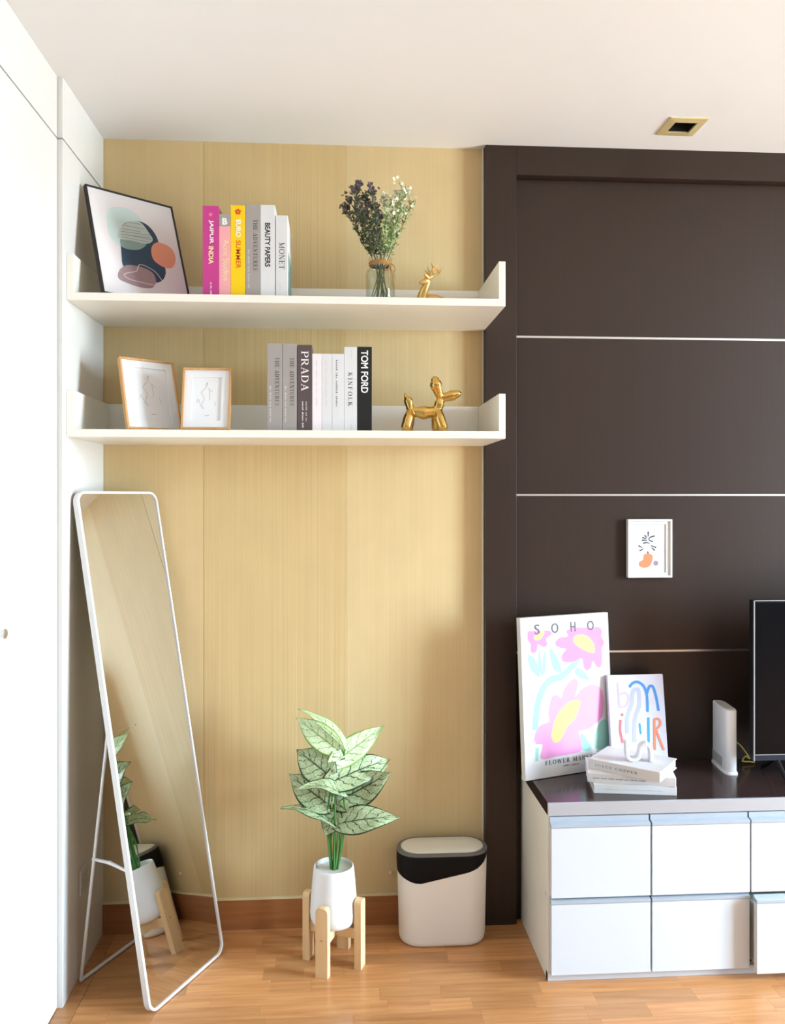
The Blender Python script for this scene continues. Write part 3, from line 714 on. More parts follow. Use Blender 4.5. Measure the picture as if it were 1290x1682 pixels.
# ---- small white frame on the panelling
w, h, t = .1483, .1905, .018
wfr = thing('wall_picture', 'small white box frame with a botanical print hung on the dark panelling', 'picture', (.9401, -.0205, 1.1085))
M_frw = mat('white_frame_paint', (.70, .70, .67, 1), .4, var=.01)
f = MB(); b_ = .007
f.box(0, b_, 0, t, 0, h, .0008, 1).box(w - b_, w, 0, t, 0, h, .0008, 1).box(b_, w - b_, 0, t, 0, b_, .0008, 1).box(b_, w - b_, 0, t, h - b_, h, .0008, 1)
f.build('frame', M_frw, wfr)
MB().box(b_, w - b_, .007, .0175, b_, h - b_).build('mount_board', mat('paper_white', (.62, .62, .63, 1), .8, var=.01), wfr)
mt_ = MB(); e = .020
mt_.box(b_, e, .0045, .007, b_, h - b_).box(w - e, w - b_, .0045, .007, b_, h - b_).box(e, w - e, .0045, .007, b_, e * .8).box(e, w - e, .0045, .007, h - e * .8, h - b_)
mt_.build('inner_mat', M_frw, wfr)
go = blob(smooth_loop(pr(WPR, 'gourd', w, h)), .0066).build('printed_vase', colour('apricot_print', 206, 138, 94), wfr)
(u, v), = WPR['dot']
blob(_arc(u * w, v * h, .008, .008, 0, 345, 15), .0066).build('printed_fruit', colour('mauve_print', 158, 132, 152), wfr)
lf = MB()
for i in range(1, 13): ribbon(pr(WPR, 's%d' % i, w, h), [.0042] + [.0036] * (len(WPR['s%d' % i]) - 2) + [.002], .0065, lf)
lf.build('printed_leaves', mat('slate_ink', srgb(58, 60, 66), .6, var=.05), wfr)
# ================================================================== SHELVES AND WHAT STANDS ON THEM
SFY, SX0, SX1, BT = -.353, LX + .0005, .4682, .021
def shelf(label, zb):
    o = thing('wall_shelf', label, 'shelf', (SX0, 0, zb), group='white wall shelves in the alcove')
    L_ = SX1 - SX0; H = .1265
    MB().box(0, L_, SFY, 0, 0, BT, .0008, 1).build('shelf_board', M_shelf, o)
    MB().box(.019, L_ - .019, -.016, 0, BT, H, .0008, 1).build('back_board', M_shelf, o)
    MB().box(0, .019, SFY, 0, BT, H, .0008, 1).build('end_panel', M_shelf, o)
    MB().box(L_ - .019, L_, SFY, 0, BT, H, .0008, 1).build('end_panel', M_shelf, o)
    return zb + BT
Z1 = shelf('upper white shelf with raised back and ends holding a flower vase', 1.909)
Z2 = shelf('lower white shelf with raised back and ends holding two wooden picture frames', 1.5365)

# ---- black framed abstract print
w, h, t = .2746, .3548, .014
ar = lean_root('framed_print', 'black framed abstract print with navy and coral shapes leaning on the upper shelf', 'picture', -.6468, -.3351, Z1, 39.8, 20.0, t)
f = MB(); b_ = .0055
f.box(0, b_, 0, t, 0, h, .0006, 1).box(w - b_, w, 0, t, 0, h, .0006, 1).box(b_, w - b_, 0, t, 0, b_, .0006, 1).box(b_, w - b_, 0, t, h - b_, h, .0006, 1)
f.build('frame', mat('black_frame', (.015, .014, .014, 1), .35, var=.03), ar)
MB().box(b_, w - b_, .003, t - .002, b_, h - b_).build('print_paper', mat('grey_white_paper', srgb(226, 220, 218), .7, var=.01), ar)
def alay(k, m, lvl, name): return blob(smooth_loop(pr(ART, k, w, h)), .0028 - .0002 * lvl).build(name, m, ar)
alay('mint', colour('pale_mint_ink', 200, 219, 213), 0, 'printed_shape')
alay('navy', colour('navy_ink', 44, 68, 88), 1, 'printed_shape')
alay('teal', colour('sage_ink', 134, 162, 154), 2, 'printed_shape')
alay('strip', colour('pale_sage_ink', 190, 204, 198), 3, 'printed_shape')
alay('coral', colour('coral_ink', 226, 150, 118), 2, 'printed_shape')
alay('mauve', colour('mauve_ink', 158, 134, 136), 2, 'printed_shape')
ribbon(smooth_loop(pr(ART, 'loop', w, h), False), .0022, .0021).build('printed_line', colour('pale_line_ink', 226, 208, 206), ar)
ln = MB()
for i in range(1, 8): ribbon(pr(ART, 'l%d' % i, w, h), .0011, .0018, ln)
ln.build('printed_hatching', mat('hatch_ink', srgb(82, 92, 92), .7, var=.03), ar)

# ---- two wooden photo frames with line drawings
M_oak = mat_wood('light_oak_frame', srgb(216, 168, 112), srgb(196, 144, 90), .45, .05, (50, 50, 4), 0)
M_mat = mat('bright_mat', (.83, .825, .82, 1), .7, var=.008)
def photo_frame(label, x, y, phi, th, w, h, prop):
    t = .016
    o = lean_root('photo_frame', label, 'picture', x, y, Z2, phi, th, t, 'wooden frames on the lower shelf')
    b = .0062; f = MB()
    f.box(0, b, 0, t, 0, h, .0007, 1).box(w - b, w, 0, t, 0, h, .0007, 1).box(b, w - b, 0, t, 0, b, .0007, 1).box(b, w - b, 0, t, h - b, h, .0007, 1)
    f.build('frame', M_oak, o)
    e = .027; mt = MB()
    mt.box(b, e, .005, .008, b, h - b).box(w - e, w - b, .005, .008, b, h - b).box(e, w - e, .005, .008, b, e).box(e, w - e, .005, .008, h - e, h - b)
    mt.build('mat_board', M_mat, o)
    MB().box(b, w - b, .0085, .0125, b, h - b).build('drawing_paper', mat('drawing_paper', (.82, .81, .81, 1), .8, var=.008), o)
    q = MB(); P = lambda a: smooth_loop([(u * w, v * h) for u, v in a], False, 4)
    for a in ([(.46, .72), (.50, .76), (.49, .70), (.44, .66), (.38, .60), (.42, .56), (.45, .50), (.40, .42), (.44, .36)], [(.52, .68), (.58, .64), (.62, .62)], [(.55, .66), (.56, .56), (.555, .48)],
              [(.30, .44), (.33, .50), (.36, .44), (.40, .37), (.45, .34)], [(.66, .46), (.68, .42), (.665, .39)], [(.50, .755), (.51, .775), (.485, .745)]):
        ribbon(P(a), .0009, .0083, q)
    ribbon([(.47 * w, .23 * h), (.56 * w, .235 * h)], .0012, .0083, q)
    q.build('line_drawing', mat('pencil_line', srgb(150, 148, 152), .7, var=.05), o)
    ba = MB().box(.004, w - .004, .0126, .0155, .004, h - .004); ba.build('backing', M_black, o)
    # easel foot behind, reaching the shelf
    z1 = math.tan(R(th)) * (prop - t) + .0002
    MB().prism([(t, h * .62), (t + .002, h * .62), (prop, z1), (prop - .012, z1 - .003), (t, h * .12)], .064, 'x', w / 2 - .032).build('easel_back', M_black, o)
    return o
photo_frame('larger wooden photo frame turned toward the room, pale line drawing inside', -.583, -.325, 35.6, 17.5, .1637, .2190, .150)
photo_frame('smaller wooden photo frame with a line drawing facing straight out', -.440, -.325, .5, 13.4, .1357, .1830, .065)

# ---- books, upper shelf
BY = -.325
GU, GL = 'books on the upper shelf', 'books on the lower shelf'
M_mag = colour('magenta_cover', 196, 62, 138, .4); M_pk = colour('pale_pink_cover', 240, 168, 172, .45); M_ye = colour('yellow_cover', 246, 204, 12, .4)
M_gr = colour('grey_cover', 164, 156, 150, .45); M_br = colour('brown_cover', 92, 76, 76, .45); M_bk = colour('black_cover', 30, 31, 30, .4)
M_cream_ink = colour('cream_ink', 246, 226, 170); M_redor = colour('orange_red_ink', 226, 82, 30); M_pkink = colour('pink_ink', 240, 120, 150)
b = book('book', 'magenta hardback with white and cream capitals on the spine', (-.3787, BY, Z1), None, .0445, .2535, .19, M_mag, GU, [
    (sans('JAIPUR', .022), .0165, .2135, .066, .0135, M_white_ink), (sans('INDIA', .022), .0165, .140, .049, .0135, M_cream_ink), (small_print(3, 2), .021, .040, .037, .0045, M_white_ink)])
star = [(.022 + (.0075 if i % 2 == 0 else .0035) * math.cos(R(90 + 36 * i)), .229 + (.0075 if i % 2 == 0 else .0035) * math.sin(R(90 + 36 * i))) for i in range(10)]
blob(star, -.0004).build('spine_star', M_pkink, b)
b = book('book', 'slim pale pink book with a grey block at the top of the spine', (-.3335, BY, Z1), None, .0315, .2305, .17, M_pk, GU, [
    (sans('Acne Studios', .0), .012, .160, .115, .0145, M_cream_ink)])
band(b, 0, .0315, .197, .2305, M_gr, 'spine_block')
lettering(b, sans('B', .05), (.0085, 0, .201), (1, 0, 0), (0, 0, 1), .0145, .019, M_white_ink, 'spine_letter', .0008)
b = book('book', 'bright yellow hardback with orange capitals on the spine', (-.3016, BY, Z1), None, .0405, .2565, .19, M_ye, GU, [
    (sans('EURO', .03), .0145, .216, .049, .0135, M_white_ink), (sans('SUMMER', .006), .0145, .158, .078, .0135, M_redor)])
for i in range(5):
    a = R(90 + 72 * i); blob(_arc(.0205 + .0052 * math.cos(a), .238 + .0052 * math.sin(a), .0036, .0036, 0, 330, 11), -.0004).build('spine_petal', M_redor, b)
M_wfaint = colour('pale_grey_ink', 206, 202, 198)
def adventures(label, x, z, t, h, group, yo=0.):
    return book('book', label, (x, BY + yo, z), None, t, h, .19, M_gr, group, [
        (serif('THE ADVENTURES', track=.2), t * .52, h * .835, h * .545, t * .30, M_dark_ink), (small_print(5, 3), t * .16, h * .51, h * .41, t * .13, M_wfaint)])
adventures('grey book between the yellow hardback and the white hardback on the upper shelf', -.2603, Z1, .0405, .260, GU)
book('book', 'thick white hardback with bold black condensed capitals on the spine', (-.2191, BY, Z1), None, .0402, .2593, .185, M_bw, GU, [(sans('BEAUTY PAPERS', .028), .0125, .209, .123, .015, M_black_ink)])
b = book('book', 'white art book with thin grey capitals and a green picture on its cover', (-.1768, BY, Z1), None, .0335, .231, .175, M_bw, GU, [(serif('MONET', track=.1), .009, .155, .075, .0165, M_grey_ink), (small_print(1, 4), .011, .04, .018, .003, M_wfaint)])
pm = mat('painting_print', srgb(120, 148, 140), .6, var=.55, vscale=(30, 22, 34))
MB().box(.0335, .0338, .018, .16, .004, .135).build('cover_picture', pm, b)
# ---- books, lower shelf
adventures('grey book at the open end of the lower row, beside another grey book', -.2005, Z2, .0413, .2455, GL)
adventures('grey book between its twin and the dark brown book on the lower shelf', -.1577, Z2, .0393, .2455, GL)
book('book', 'dark brown hardback with large white serif capitals on the spine', (-.1168, BY, Z2), None, .0413, .242, .19, M_br, GL, [
    (serif('PRADA', track=.1), .0105, .224, .112, .0215, M_white_ink), (small_print(3, 5), .0235, .083, .056, .004, M_wfaint), (small_print(3, 6), .0135, .083, .073, .0045, M_white_ink)])
book('book', 'slim pinkish white book next to the dark brown hardback', (-.0747, BY, Z2), None, .0262, .2175, .17, colour('pinkish_white_cover', 240, 230, 232, .45), GL, [(small_print(5, 7), .0105, .2, .13, .0035, M_wfaint)])
book('book', 'slimmest plain white book in the middle of three low ones', (-.0479, BY, Z2), None, .0283, .2175, .17, M_bw, GL, [(small_print(5, 8), .0105, .2, .13, .0032, M_wfaint)])
book('book', 'low white book beside the taller white book with spaced capitals', (-.0190, BY, Z2), None, .0335, .2175, .17, M_bw, GL, [(small_print(4, 9), .0105, .2, .13, .0045, M_grey_ink)])
book('book', 'tall white book with widely spaced grey serif capitals, beside the black book', (.0150, BY, Z2), None, .0358, .2375, .18, M_bw, GL, [(serif('KINFOLK', track=.35), .0105, .165, .094, .0125, M_dark_ink), (small_print(1, 10), .018, .228, .022, .004, M_wfaint), (small_print(1, 11), .018, .018, .012, .003, M_wfaint)])
book('book', 'black hardback with bold white sans capitals at the end of the row', (.0513, BY, Z2), None, .0415, .2385, .19, M_bk, GL, [(sans('TOM FORD', .022), .0105, .228, .120, .0205, M_white_ink)])

# ---- glass jar with twine and dried flowers
JX, JY = .1199, -.262
M_glass = mat_pane('jar_glass', (.93, .955, .93, 1), .45)
jar = thing('glass_jar', 'clear glass bottle jar on the upper shelf holding dried flowers', 'vase', (JX, JY, Z1))
pf = [(.036, 0), (.0405, .004), (.0425, .012), (.0425, .085), (.0405, .096), (.033, .104), (.0315, .110), (.0315, .122), (.0345, .124), (.0345, .134), (.033, .1355)]
inn = [(.0315, .134), (.0295, .12), (.0295, .110), (.031, .102), (.038, .094), (.0402, .084), (.0402, .013), (.037, .007), (.001, .006)]
MB().lathe(pf + inn, 36).build('jar_body', M_glass, jar, None, True)
M_tw = mat('jute_twine', srgb(186, 140, 84), .8, var=.15, vscale=(300, 300, 300))
tw = MB()
for k in range(3): tw.lathe([(.0318, .1105 + .004 * k), (.0342, .1125 + .004 * k), (.0318, .1145 + .004 * k)], 28, cap0=False, cap1=False)
bx, by, bz_ = .026, -.0225, .113
for sgn, l in ((1, .024), (-1, .020)):
    tw.tube(smooth_loop([(bx, by, bz_), (bx + .012 * sgn, by - .006, bz_ - .008), (bx + .014 * sgn, by - .006, bz_ - l), (bx + .004 * sgn, by - .006, bz_ - l + .002), (bx, by, bz_)], False, 5), .0016, 6)
    tw.tube(smooth_loop([(bx, by, bz_), (bx + .005 * sgn, by - .018, bz_ - .03), (bx + (.014 if sgn > 0 else -.002), by - .020, bz_ - .075)], False, 5), .0014, 6)
tw.build('twine_bow', M_tw, jar, None, True)

M_stem = mat('dry_green_stem', srgb(92, 100, 66), .7, var=.15, vscale=(60, 60, 60))
M_lfd = mat('grey_green_foliage', srgb(96, 106, 78), .7, var=.3, vscale=(80, 80, 80))
M_lfl = mat('pale_green_foliage', srgb(164, 182, 124), .7, var=.2, vscale=(80, 80, 80))
M_pur = mat('dusty_purple_blossom', srgb(110, 96, 104), .7, var=.3, vscale=(90, 90, 90))
M_whb = mat('cream_white_blossom', srgb(236, 234, 206), .7, var=.06, vscale=(90, 90, 90))
def sprig(label, pts, leafm, blom, seed, nb=9, dens=1.0):
    """pts: world points from the jar bottom to the top of the sprig"""
    rg = random.Random(seed); o = thing('flower_sprig', label, 'flower', pts[0], group='dried flower sprigs in the glass jar')
    base = Vector(pts[0]); P = [Vector(p) - base for p in smooth_loop([tuple(p) for p in pts], False, 7)]
    st = MB().tube(P, [.0015 - .0009 * i / len(P) for i in range(len(P))], 6)
    lf = MB(); bl_ = MB(); n = len(P); start = int(n * .42)
    def leaf(p, d, l):
        d = d.normalized(); s = d.cross(Vector((rg.uniform(-1, 1), rg.uniform(-1, 1), rg.uniform(-1, 1)))).normalized(); nrm = d.cross(s)
        lf.add([p, p + d * l * .5 + s * l * .19, p + d * l + nrm * l * .12, p + d * l * .5 - s * l * .19], [[0, 1, 2, 3]])
    def flower(p, r):
        u = Vector((rg.gauss(0, 1), rg.gauss(0, 1) - .6, rg.gauss(0, 1) + .6)).normalized(); a = u.orthogonal().normalized(); b2 = u.cross(a)
        for k in range(5):
            an = 2 * math.pi * k / 5; d = a * math.cos(an) + b2 * math.sin(an); e = a * math.cos(an + 1.2) + b2 * math.sin(an + 1.2); g = a * math.cos(an - .0) + b2 * math.sin(an)
            m_ = (d + e).normalized()
            bl_.add([p, p + d * r * .75 + u * r * .2, p + m_ * r + u * r * .35, p + e * r * .75 + u * r * .2], [[0, 1, 2, 3]])
    for i in range(start, n):
        f_ = (i - start) / (n - start)
        for k in range(int(7 * dens)):
            leaf(P[i] + Vector((rg.gauss(0, .002), rg.gauss(0, .002), rg.gauss(0, .003))), Vector((rg.uniform(-1, 1), rg.uniform(-1, 1), rg.uniform(-.1, 1))), rg.uniform(.010, .019))
    for k in range(nb):
        i = rg.randrange(int(n * .55), n - 1); d = Vector((rg.uniform(-.8, .8), rg.uniform(-.8, .8), rg.uniform(.5, 1.4))).normalized()
        l = rg.uniform(.016, .032); q = [P[i], P[i] + d * l * .5 + Vector((0, 0, .003)), P[i] + d * l + Vector((0, 0, .008))]
        st.tube(q, [.0008, .0006, .0004], 5)
        for t_ in range(6): leaf(q[1].lerp(q[2], t_ / 6) , d + Vector((rg.uniform(-1, 1), rg.uniform(-1, 1), rg.uniform(-.5, 1))), rg.uniform(.007, .013))
        for t_ in range(9 if i > n * .80 else (4 if i > n * .68 else 1)): flower(q[2] + Vector((rg.gauss(0, .006), rg.gauss(0, .005), rg.gauss(0, .006))), rg.uniform(.0045, .0075))
    for t_ in range(12): flower(P[-1] + Vector((rg.gauss(0, .007), rg.gauss(0, .006), rg.gauss(0, .007))), rg.uniform(.005, .0078))
    st.build('stem', M_stem, o, None, True); lf.build('leaves', leafm, o, kind='stuff'); bl_.build('blossoms', blom, o, kind='stuff')
    return o
zb, zn = Z1 + .008, Z1 + .125
def sp(label, ring, ang, top, lm, bm_, seed, nb=9, dens=1.0):
    # stems stand in the jar like a loose spiral: two rings of straight stalks that never cross one another
    rn, rf = ((.0075, .0150), (.0200, .0310))[ring]
    nk = (JX + rn * math.cos(R(ang)), JY + rn * math.sin(R(ang)), zn)
    ft = (JX + rf * math.cos(R(ang + 125)), JY + rf * math.sin(R(ang + 125)), zb)
    md = (nk[0] + (top[0] - nk[0]) * .50, nk[1] + (top[1] - nk[1]) * .50, zn + (top[2] - zn) * .5)
    return sprig(label, [ft, nk, md, top], lm, bm_, seed, nb, dens)
DP, DW = 'dusty purple dried flower sprig in the glass jar', 'cream white dried flower sprig in the glass jar'
sp(DP, 1, 228, (.040, -.322, 2.236), M_lfd, M_pur, 1, 9, 1.7)
sp(DP, 1, 178, (.020, -.262, 2.208), M_lfd, M_pur, 2, 9, 1.7)
sp(DP, 1, 278, (.092, -.334, 2.226), M_lfd, M_pur, 3, 9, 1.7)
sp(DP, 0, 180, (.074, -.268, 2.240), M_lfd, M_pur, 4, 9, 1.7)
sp(DP, 1, 128, (.052, -.202, 2.222), M_lfd, M_pur, 9, 9, 1.7)
sp(DP, 0, 90, (.112, -.218, 2.206), M_lfd, M_pur, 12, 9, 1.7)
sp(DW, 1, 20, (.212, -.262, 2.226), M_lfl, M_whb, 5, 10, 1.5)
sp(DW, 1, 326, (.186, -.318, 2.238), M_lfl, M_whb, 6, 10, 1.5)
sp(DW, 0, 0, (.168, -.264, 2.240), M_lfl, M_whb, 7, 9, 1.5)
sp(DW, 1, 72, (.182, -.206, 2.222), M_lfl, M_whb, 8, 10, 1.5)
sp(DW, 0, 270, (.138, -.318, 2.196), M_lfl, M_whb, 10, 9, 1.5)

# ---- gold deer
M_gold = mat('polished_gold', (.76, .49, .14, 1), .18, 1.0, var=.03)
M_gold2 = mat('satin_gold', (.80, .53, .18, 1), .38, .9, var=.04)
dx, dy, dz = .252, -.285, Z1
de = thing('deer_figurine', 'small gold deer figurine with branching antlers beside the flower jar', 'figurine', (dx, dy, dz))
bd = MB().ball((.016, .030, .017), (.036, .018, .017), 16, 10)
bd.tube([(-.013, .020, .012), (-.010, .010, .028), (-.004, .003, .044), (.002, .000, .058), (.004, .0, .064)], [.0150, .0135, .0110, .0092, .0085], 16)
bd.tube([(.009, .001, .0655), (.003, -.001, .0655), (-.005, -.004, .0625), (-.013, -.007, .0590), (-.019, -.009, .0570), (-.0215, -.010, .0562)], [.0050, .0098, .0090, .0068, .0052, .0025], 14)
for s in (-1, 1): bd.tube([(.006, .001 + .006 * s, .071), (.003 - .006 * (s < 0), .002 + .015 * s, .077), (-.001 - .008 * (s < 0), .002 + .022 * s, .080)], [.0035, .0055, .0010], 10)
for q in ((-.012, .006), (-.006, .04), (.03, .01)): bd.tube([(q[0], q[1], .014), (q[0] + .016, q[1] - .004, .007), (q[0] + .03, q[1] - .006, .0055)], [.009, .0065, .0055], 8)
bd.tube([(.046, .03, .02), (.052, .03, .024), (.056, .031, .022)], [.006, .005, .001], 8)
bd.build('body', M_gold2, de, None, True)
an = MB()
for s, ex in ((-1, -.002), (1, .014)):
    main = smooth_loop([(.005, .001 + .004 * s, .070), (.008 + ex * .4, .006 * s, .078), (.011 + ex, .014 * s, .084), (.018 + ex, .018 * s, .092), (.021 + ex * 1.3, .019 * s, .104)], False, 4)
    an.tube(main, [.0040 - .0022 * i / len(main) for i in range(len(main))], 8)
    for i, (ddx, ddz) in ((5, (-.014, .013)), (8, (-.009, .019)), (10, (.015, .008)), (13, (.013, .011)), (14, (-.006, .013))):
        p = main[i]; an.tube([p, (p[0] + ddx * .5, p[1] + .002 * s, p[2] + ddz * .4), (p[0] + ddx, p[1] + .003 * s, p[2] + ddz)], [.0028, .0023, .0010], 7)
an.build('antlers', M_gold2, de, None, True)

# ---- plain gold dog figurine
gx, gy = .2455, -.27
dgo = thing('dog_figurine', 'shiny gold dog figurine standing on the lower shelf', 'figurine', (gx, gy, Z2))
def V(x, z, y=0): return (x - gx, y, z - Z2)
sk_pts = [(V(.2076, 1.622), .0125), (V(.228, 1.6185), .0165), (V(.2455, 1.6165), .0205), (V(.266, 1.6185), .0165), (V(.285, 1.624), .0135),   # trunk 0-4
          (V(.2905, 1.642), .0155), (V(.2945, 1.6585), .0105),                                                                                  # neck 5, head 6
          (V(.311, 1.6625), .0135), (V(.328, 1.667), .0158), (V(.343, 1.6715), .0115), (V(.354, 1.6745), .0035),                                 # muzzle 7-10
          (V(.287, 1.676, -.006), .0138), (V(.280, 1.696, -.009), .0185), (V(.277, 1.709, -.010), .0125),                                        # ear 11-13
          (V(.204, 1.637), .0115), (V(.2005, 1.650), .0135), (V(.194, 1.662), .0062), (V(.191, 1.672), .0028),                                   # tail 14-17
          (V(.200, 1.600, -.016), .0155), (V(.193, 1.575, -.020), .0155), (V(.191, Z2 + .010, -.021), .0100),                                    # hind leg near
          (V(.206, 1.600, .016), .0155), (V(.202, 1.575, .020), .0155), (V(.200, Z2 + .010, .021), .0100),
          (V(.290, 1.600, -.016), .0155), (V(.298, 1.575, -.020), .0155), (V(.301, Z2 + .010, -.021), .0100),
          (V(.284, 1.600, .016), .0155), (V(.286, 1.575, .020), .0155), (V(.288, Z2 + .010, .021), .0100)]
sk_ed = [(0, 1), (1, 2), (2, 3), (3, 4), (4, 5), (5, 6), (6, 7), (7, 8), (8, 9), (9, 10), (6, 11), (11, 12), (12, 13), (0, 14), (14, 15), (15, 16), (16, 17),
         (0, 18), (18, 19), (19, 20), (0, 21), (21, 22), (22, 23), (4, 24), (24, 25), (25, 26), (4, 27), (27, 28), (28, 29)]
dm = MB()
for a, b in sk_ed:
    (pa, ra), (pb, rb) = sk_pts[a], sk_pts[b]
    m_ = [Vector(pa).lerp(Vector(pb), k / 4) for k in range(5)]
    dm.tube(m_, [ra + (rb - ra) * k / 4 for k in range(5)], 12)
for p, r in sk_pts: dm.ball(p, r, 12, 8)
ob = dm.build('body', M_gold, dgo, None, True)
rm = ob.modifiers.new('merge', 'REMESH'); rm.mode = 'VOXEL'; rm.voxel_size = .0016; rm.use_smooth_shade = True
sm = ob.modifiers.new('soften', 'SMOOTH'); sm.factor = .5; sm.iterations = 6
# ================================================================== MIRROR
w, h, t = .337, 1.4087, .018
mx_, my_, mphi, mth = -.4953, -.4382, 63.2, 10.42
Mx = Matrix.Translation((mx_, my_, t * math.sin(R(mth)))) @ Matrix.Rotation(R(mphi), 4, 'Z') @ Matrix.Rotation(-R(mth), 4, 'X')
mi = thing('standing_mirror', 'tall white framed mirror with rounded corners leaning by the white wall', 'mirror', (mx_, my_, 0))
X0 = Matrix.Translation((-mx_, -my_, 0)) @ Mx
M_mfr = mat('white_metal_frame', (.80, .785, .77, 1), .3, var=.01)
def rrect(x0, x1, z0, z1, r, n=7):
    out = []
    for cx, cz, a in ((x1 - r, z1 - r, 0), (x0 + r, z1 - r, 90), (x0 + r, z0 + r, 180), (x1 - r, z0 + r, 270)):
        out += [(cx + r * math.cos(R(a + 90 * i / n)), cz + r * math.sin(R(a + 90 * i / n))) for i in range(n + 1)]
    return out
fw_ = .0065; rc = .032
oo = rrect(0, w, 0, h, rc); ii = rrect(fw_, w - fw_, fw_, h - fw_, rc - fw_)
fr = MB()
fr.rings([[(a, .0, b) for a, b in ii], [(a, -.001, b) for a, b in rrect(fw_ * .5, w - fw_ * .5, fw_ * .5, h - fw_ * .5, rc - fw_ * .5)], [(a, .001, b) for a, b in oo], [(a, t, b) for a, b in oo], [(a, t, b) for a, b in ii], [(a, .0, b) for a, b in ii]], False, False)
fr.build('frame', M_mfr, mi, X0, True)
MB().prism(ii, .003, 'y', .004).build('mirror_glass', mat('mirror_silver', (.74, .755, .75, 1), .02, 1.0, var=.004), mi, X0)
MB().prism(ii, .006, 'y', .009).build('backing_board', mat('brown_backing', srgb(70, 60, 50), .8, var=.08), mi, X0)
# rear stand: two legs, floor bar and folding stay (local coordinates of the root)
def Lw(p): return Vector(p) - Vector((mx_, my_, 0))
e_ = Vector((math.cos(R(mphi)), math.sin(R(mphi)), 0))
tn = Lw(Mx @ Vector((.012, t + .004, .74))); tf = Lw(Mx @ Vector((w - .05, t + .004, .74)))
fn = Lw((-.7285, -.2650, .006)); ff = fn + e_ * (w - .075)
MB().tube([tn, fn], .0048, 10).build('stand_leg', M_mfr, mi, None, True)
MB().tube([tf, ff], .0048, 10).build('stand_leg', M_mfr, mi, None, True)
MB().tube([fn, ff], .0052, 10).build('floor_bar', M_mfr, mi, None, True)
mid = tn.lerp(fn, .50); ed = Lw(Mx @ Vector((.004, t * .8, .375)))
st_ = MB().tube([mid, mid.lerp(ed, .5) + Vector((0, 0, .006)), ed], [.0042, .0048, .0042], 8)
st_.ball(mid, .0065, 10, 7).ball(mid.lerp(ed, .5) + Vector((0, 0, .006)), .006, 10, 7)
st_.build('folding_stay', M_mfr, mi, None, True)

# ================================================================== PLANT STAND, POT, PLANT
PXc, PYc = -.0155, -.208
ps = thing('plant_stand', 'pale pine plant stand with four rounded legs under the white pot', 'plant stand', (PXc, PYc, 0), (0, 0, R(-22)))
M_pine = mat_wood('pale_pine', srgb(238, 206, 158), srgb(222, 184, 134), .5, .05, (40, 40, 3), 0)
legp = [(-.0185, 0), (.0185, 0), (.0185, .187)] + [(.0185 - .012 + .012 * math.cos(R(a)), .187 + .012 * math.sin(R(a))) for a in (30, 60, 90)] + [(-.0065 + .012 * math.cos(R(a)), .187 + .012 * math.sin(R(a))) for a in (90, 120, 150)] + [(-.0185, .187)]
for k in range(4):
    lg = MB().prism(legp, .021, 'y', -.0925).build('leg', M_pine, ps, Matrix.Rotation(R(90 * k), 4, 'Z'))
    MB().lathe([(.0028, 0), (.0022, .0006), (.0005, .0007)], 12).build('dowel', mat('dowel_end', srgb(176, 136, 92), .6, var=.05), lg, Matrix.Rotation(R(90 * k), 4, 'Z') @ Matrix.Translation((0, -.0925, .108)) @ Matrix.Rotation(R(90), 4, 'X'))
MB().box(-.0715, .0715, -.0105, .0105, .084, .115, .001, 1).build('cross_bar', M_pine, ps)
MB().box(-.0105, .0105, -.0715, -.0105, .084, .115, .001, 1).box(-.0105, .0105, .0105, .0715, .084, .115, .001, 1).build('cross_bar', M_pine, ps)
pot = thing('plant_pot', 'smooth white pot tapering upward in the wooden stand', 'pot', (PXc, PYc, .1152))
MB().lathe([(.030, 0), (.050, .001), (.062, .007), (.0685, .020), (.070, .036), (.0675, .075), (.0635, .125), (.0595, .163), (.0585, .1685), (.0565, .1705), (.0545, .1685), (.0545, .158)], 48, cap1=False).build('pot_body', mat('white_glazed_pot', (.82, .815, .81, 1), .4, var=.008), pot, None, True)
MB().lathe([(.0546, .158), (.02, .1595), (.0005, .16)], 40, cap0=False).build('pot_filling', mat('white_foam', (.76, .77, .75, 1), .8, var=.03, bump=.3), pot, None, True)

M_leafd = mat_leaf('caladium_leaf', srgb(200, 212, 172), srgb(146, 174, 118), srgb(52, 78, 42), srgb(40, 66, 34))
M_leafl = mat_leaf('young_caladium_leaf', srgb(226, 240, 206), srgb(196, 222, 160), srgb(128, 164, 84), srgb(132, 172, 74))
M_pst = mat('plant_stem_green', srgb(74, 128, 58), .45, var=.2, vscale=(60, 60, 20))
pl = thing('caladium_plant', 'leafy plant with white green veined leaves in the white pot', 'plant', (PXc, PYc, .265))
PB = Vector((PXc, PYc, .265))
def prof(u):
    pts = [(0, .34), (.05, .60), (.12, .82), (.22, .97), (.33, 1.0), (.46, .96), (.58, .84), (.70, .64), (.80, .43), (.88, .24), (.94, .11), (1.0, .012)]
    for (a, x), (b, y_) in zip(pts, pts[1:]):
        if u <= b + 1e-9: return x + (y_ - x) * (u - a) / (b - a)
    return .012
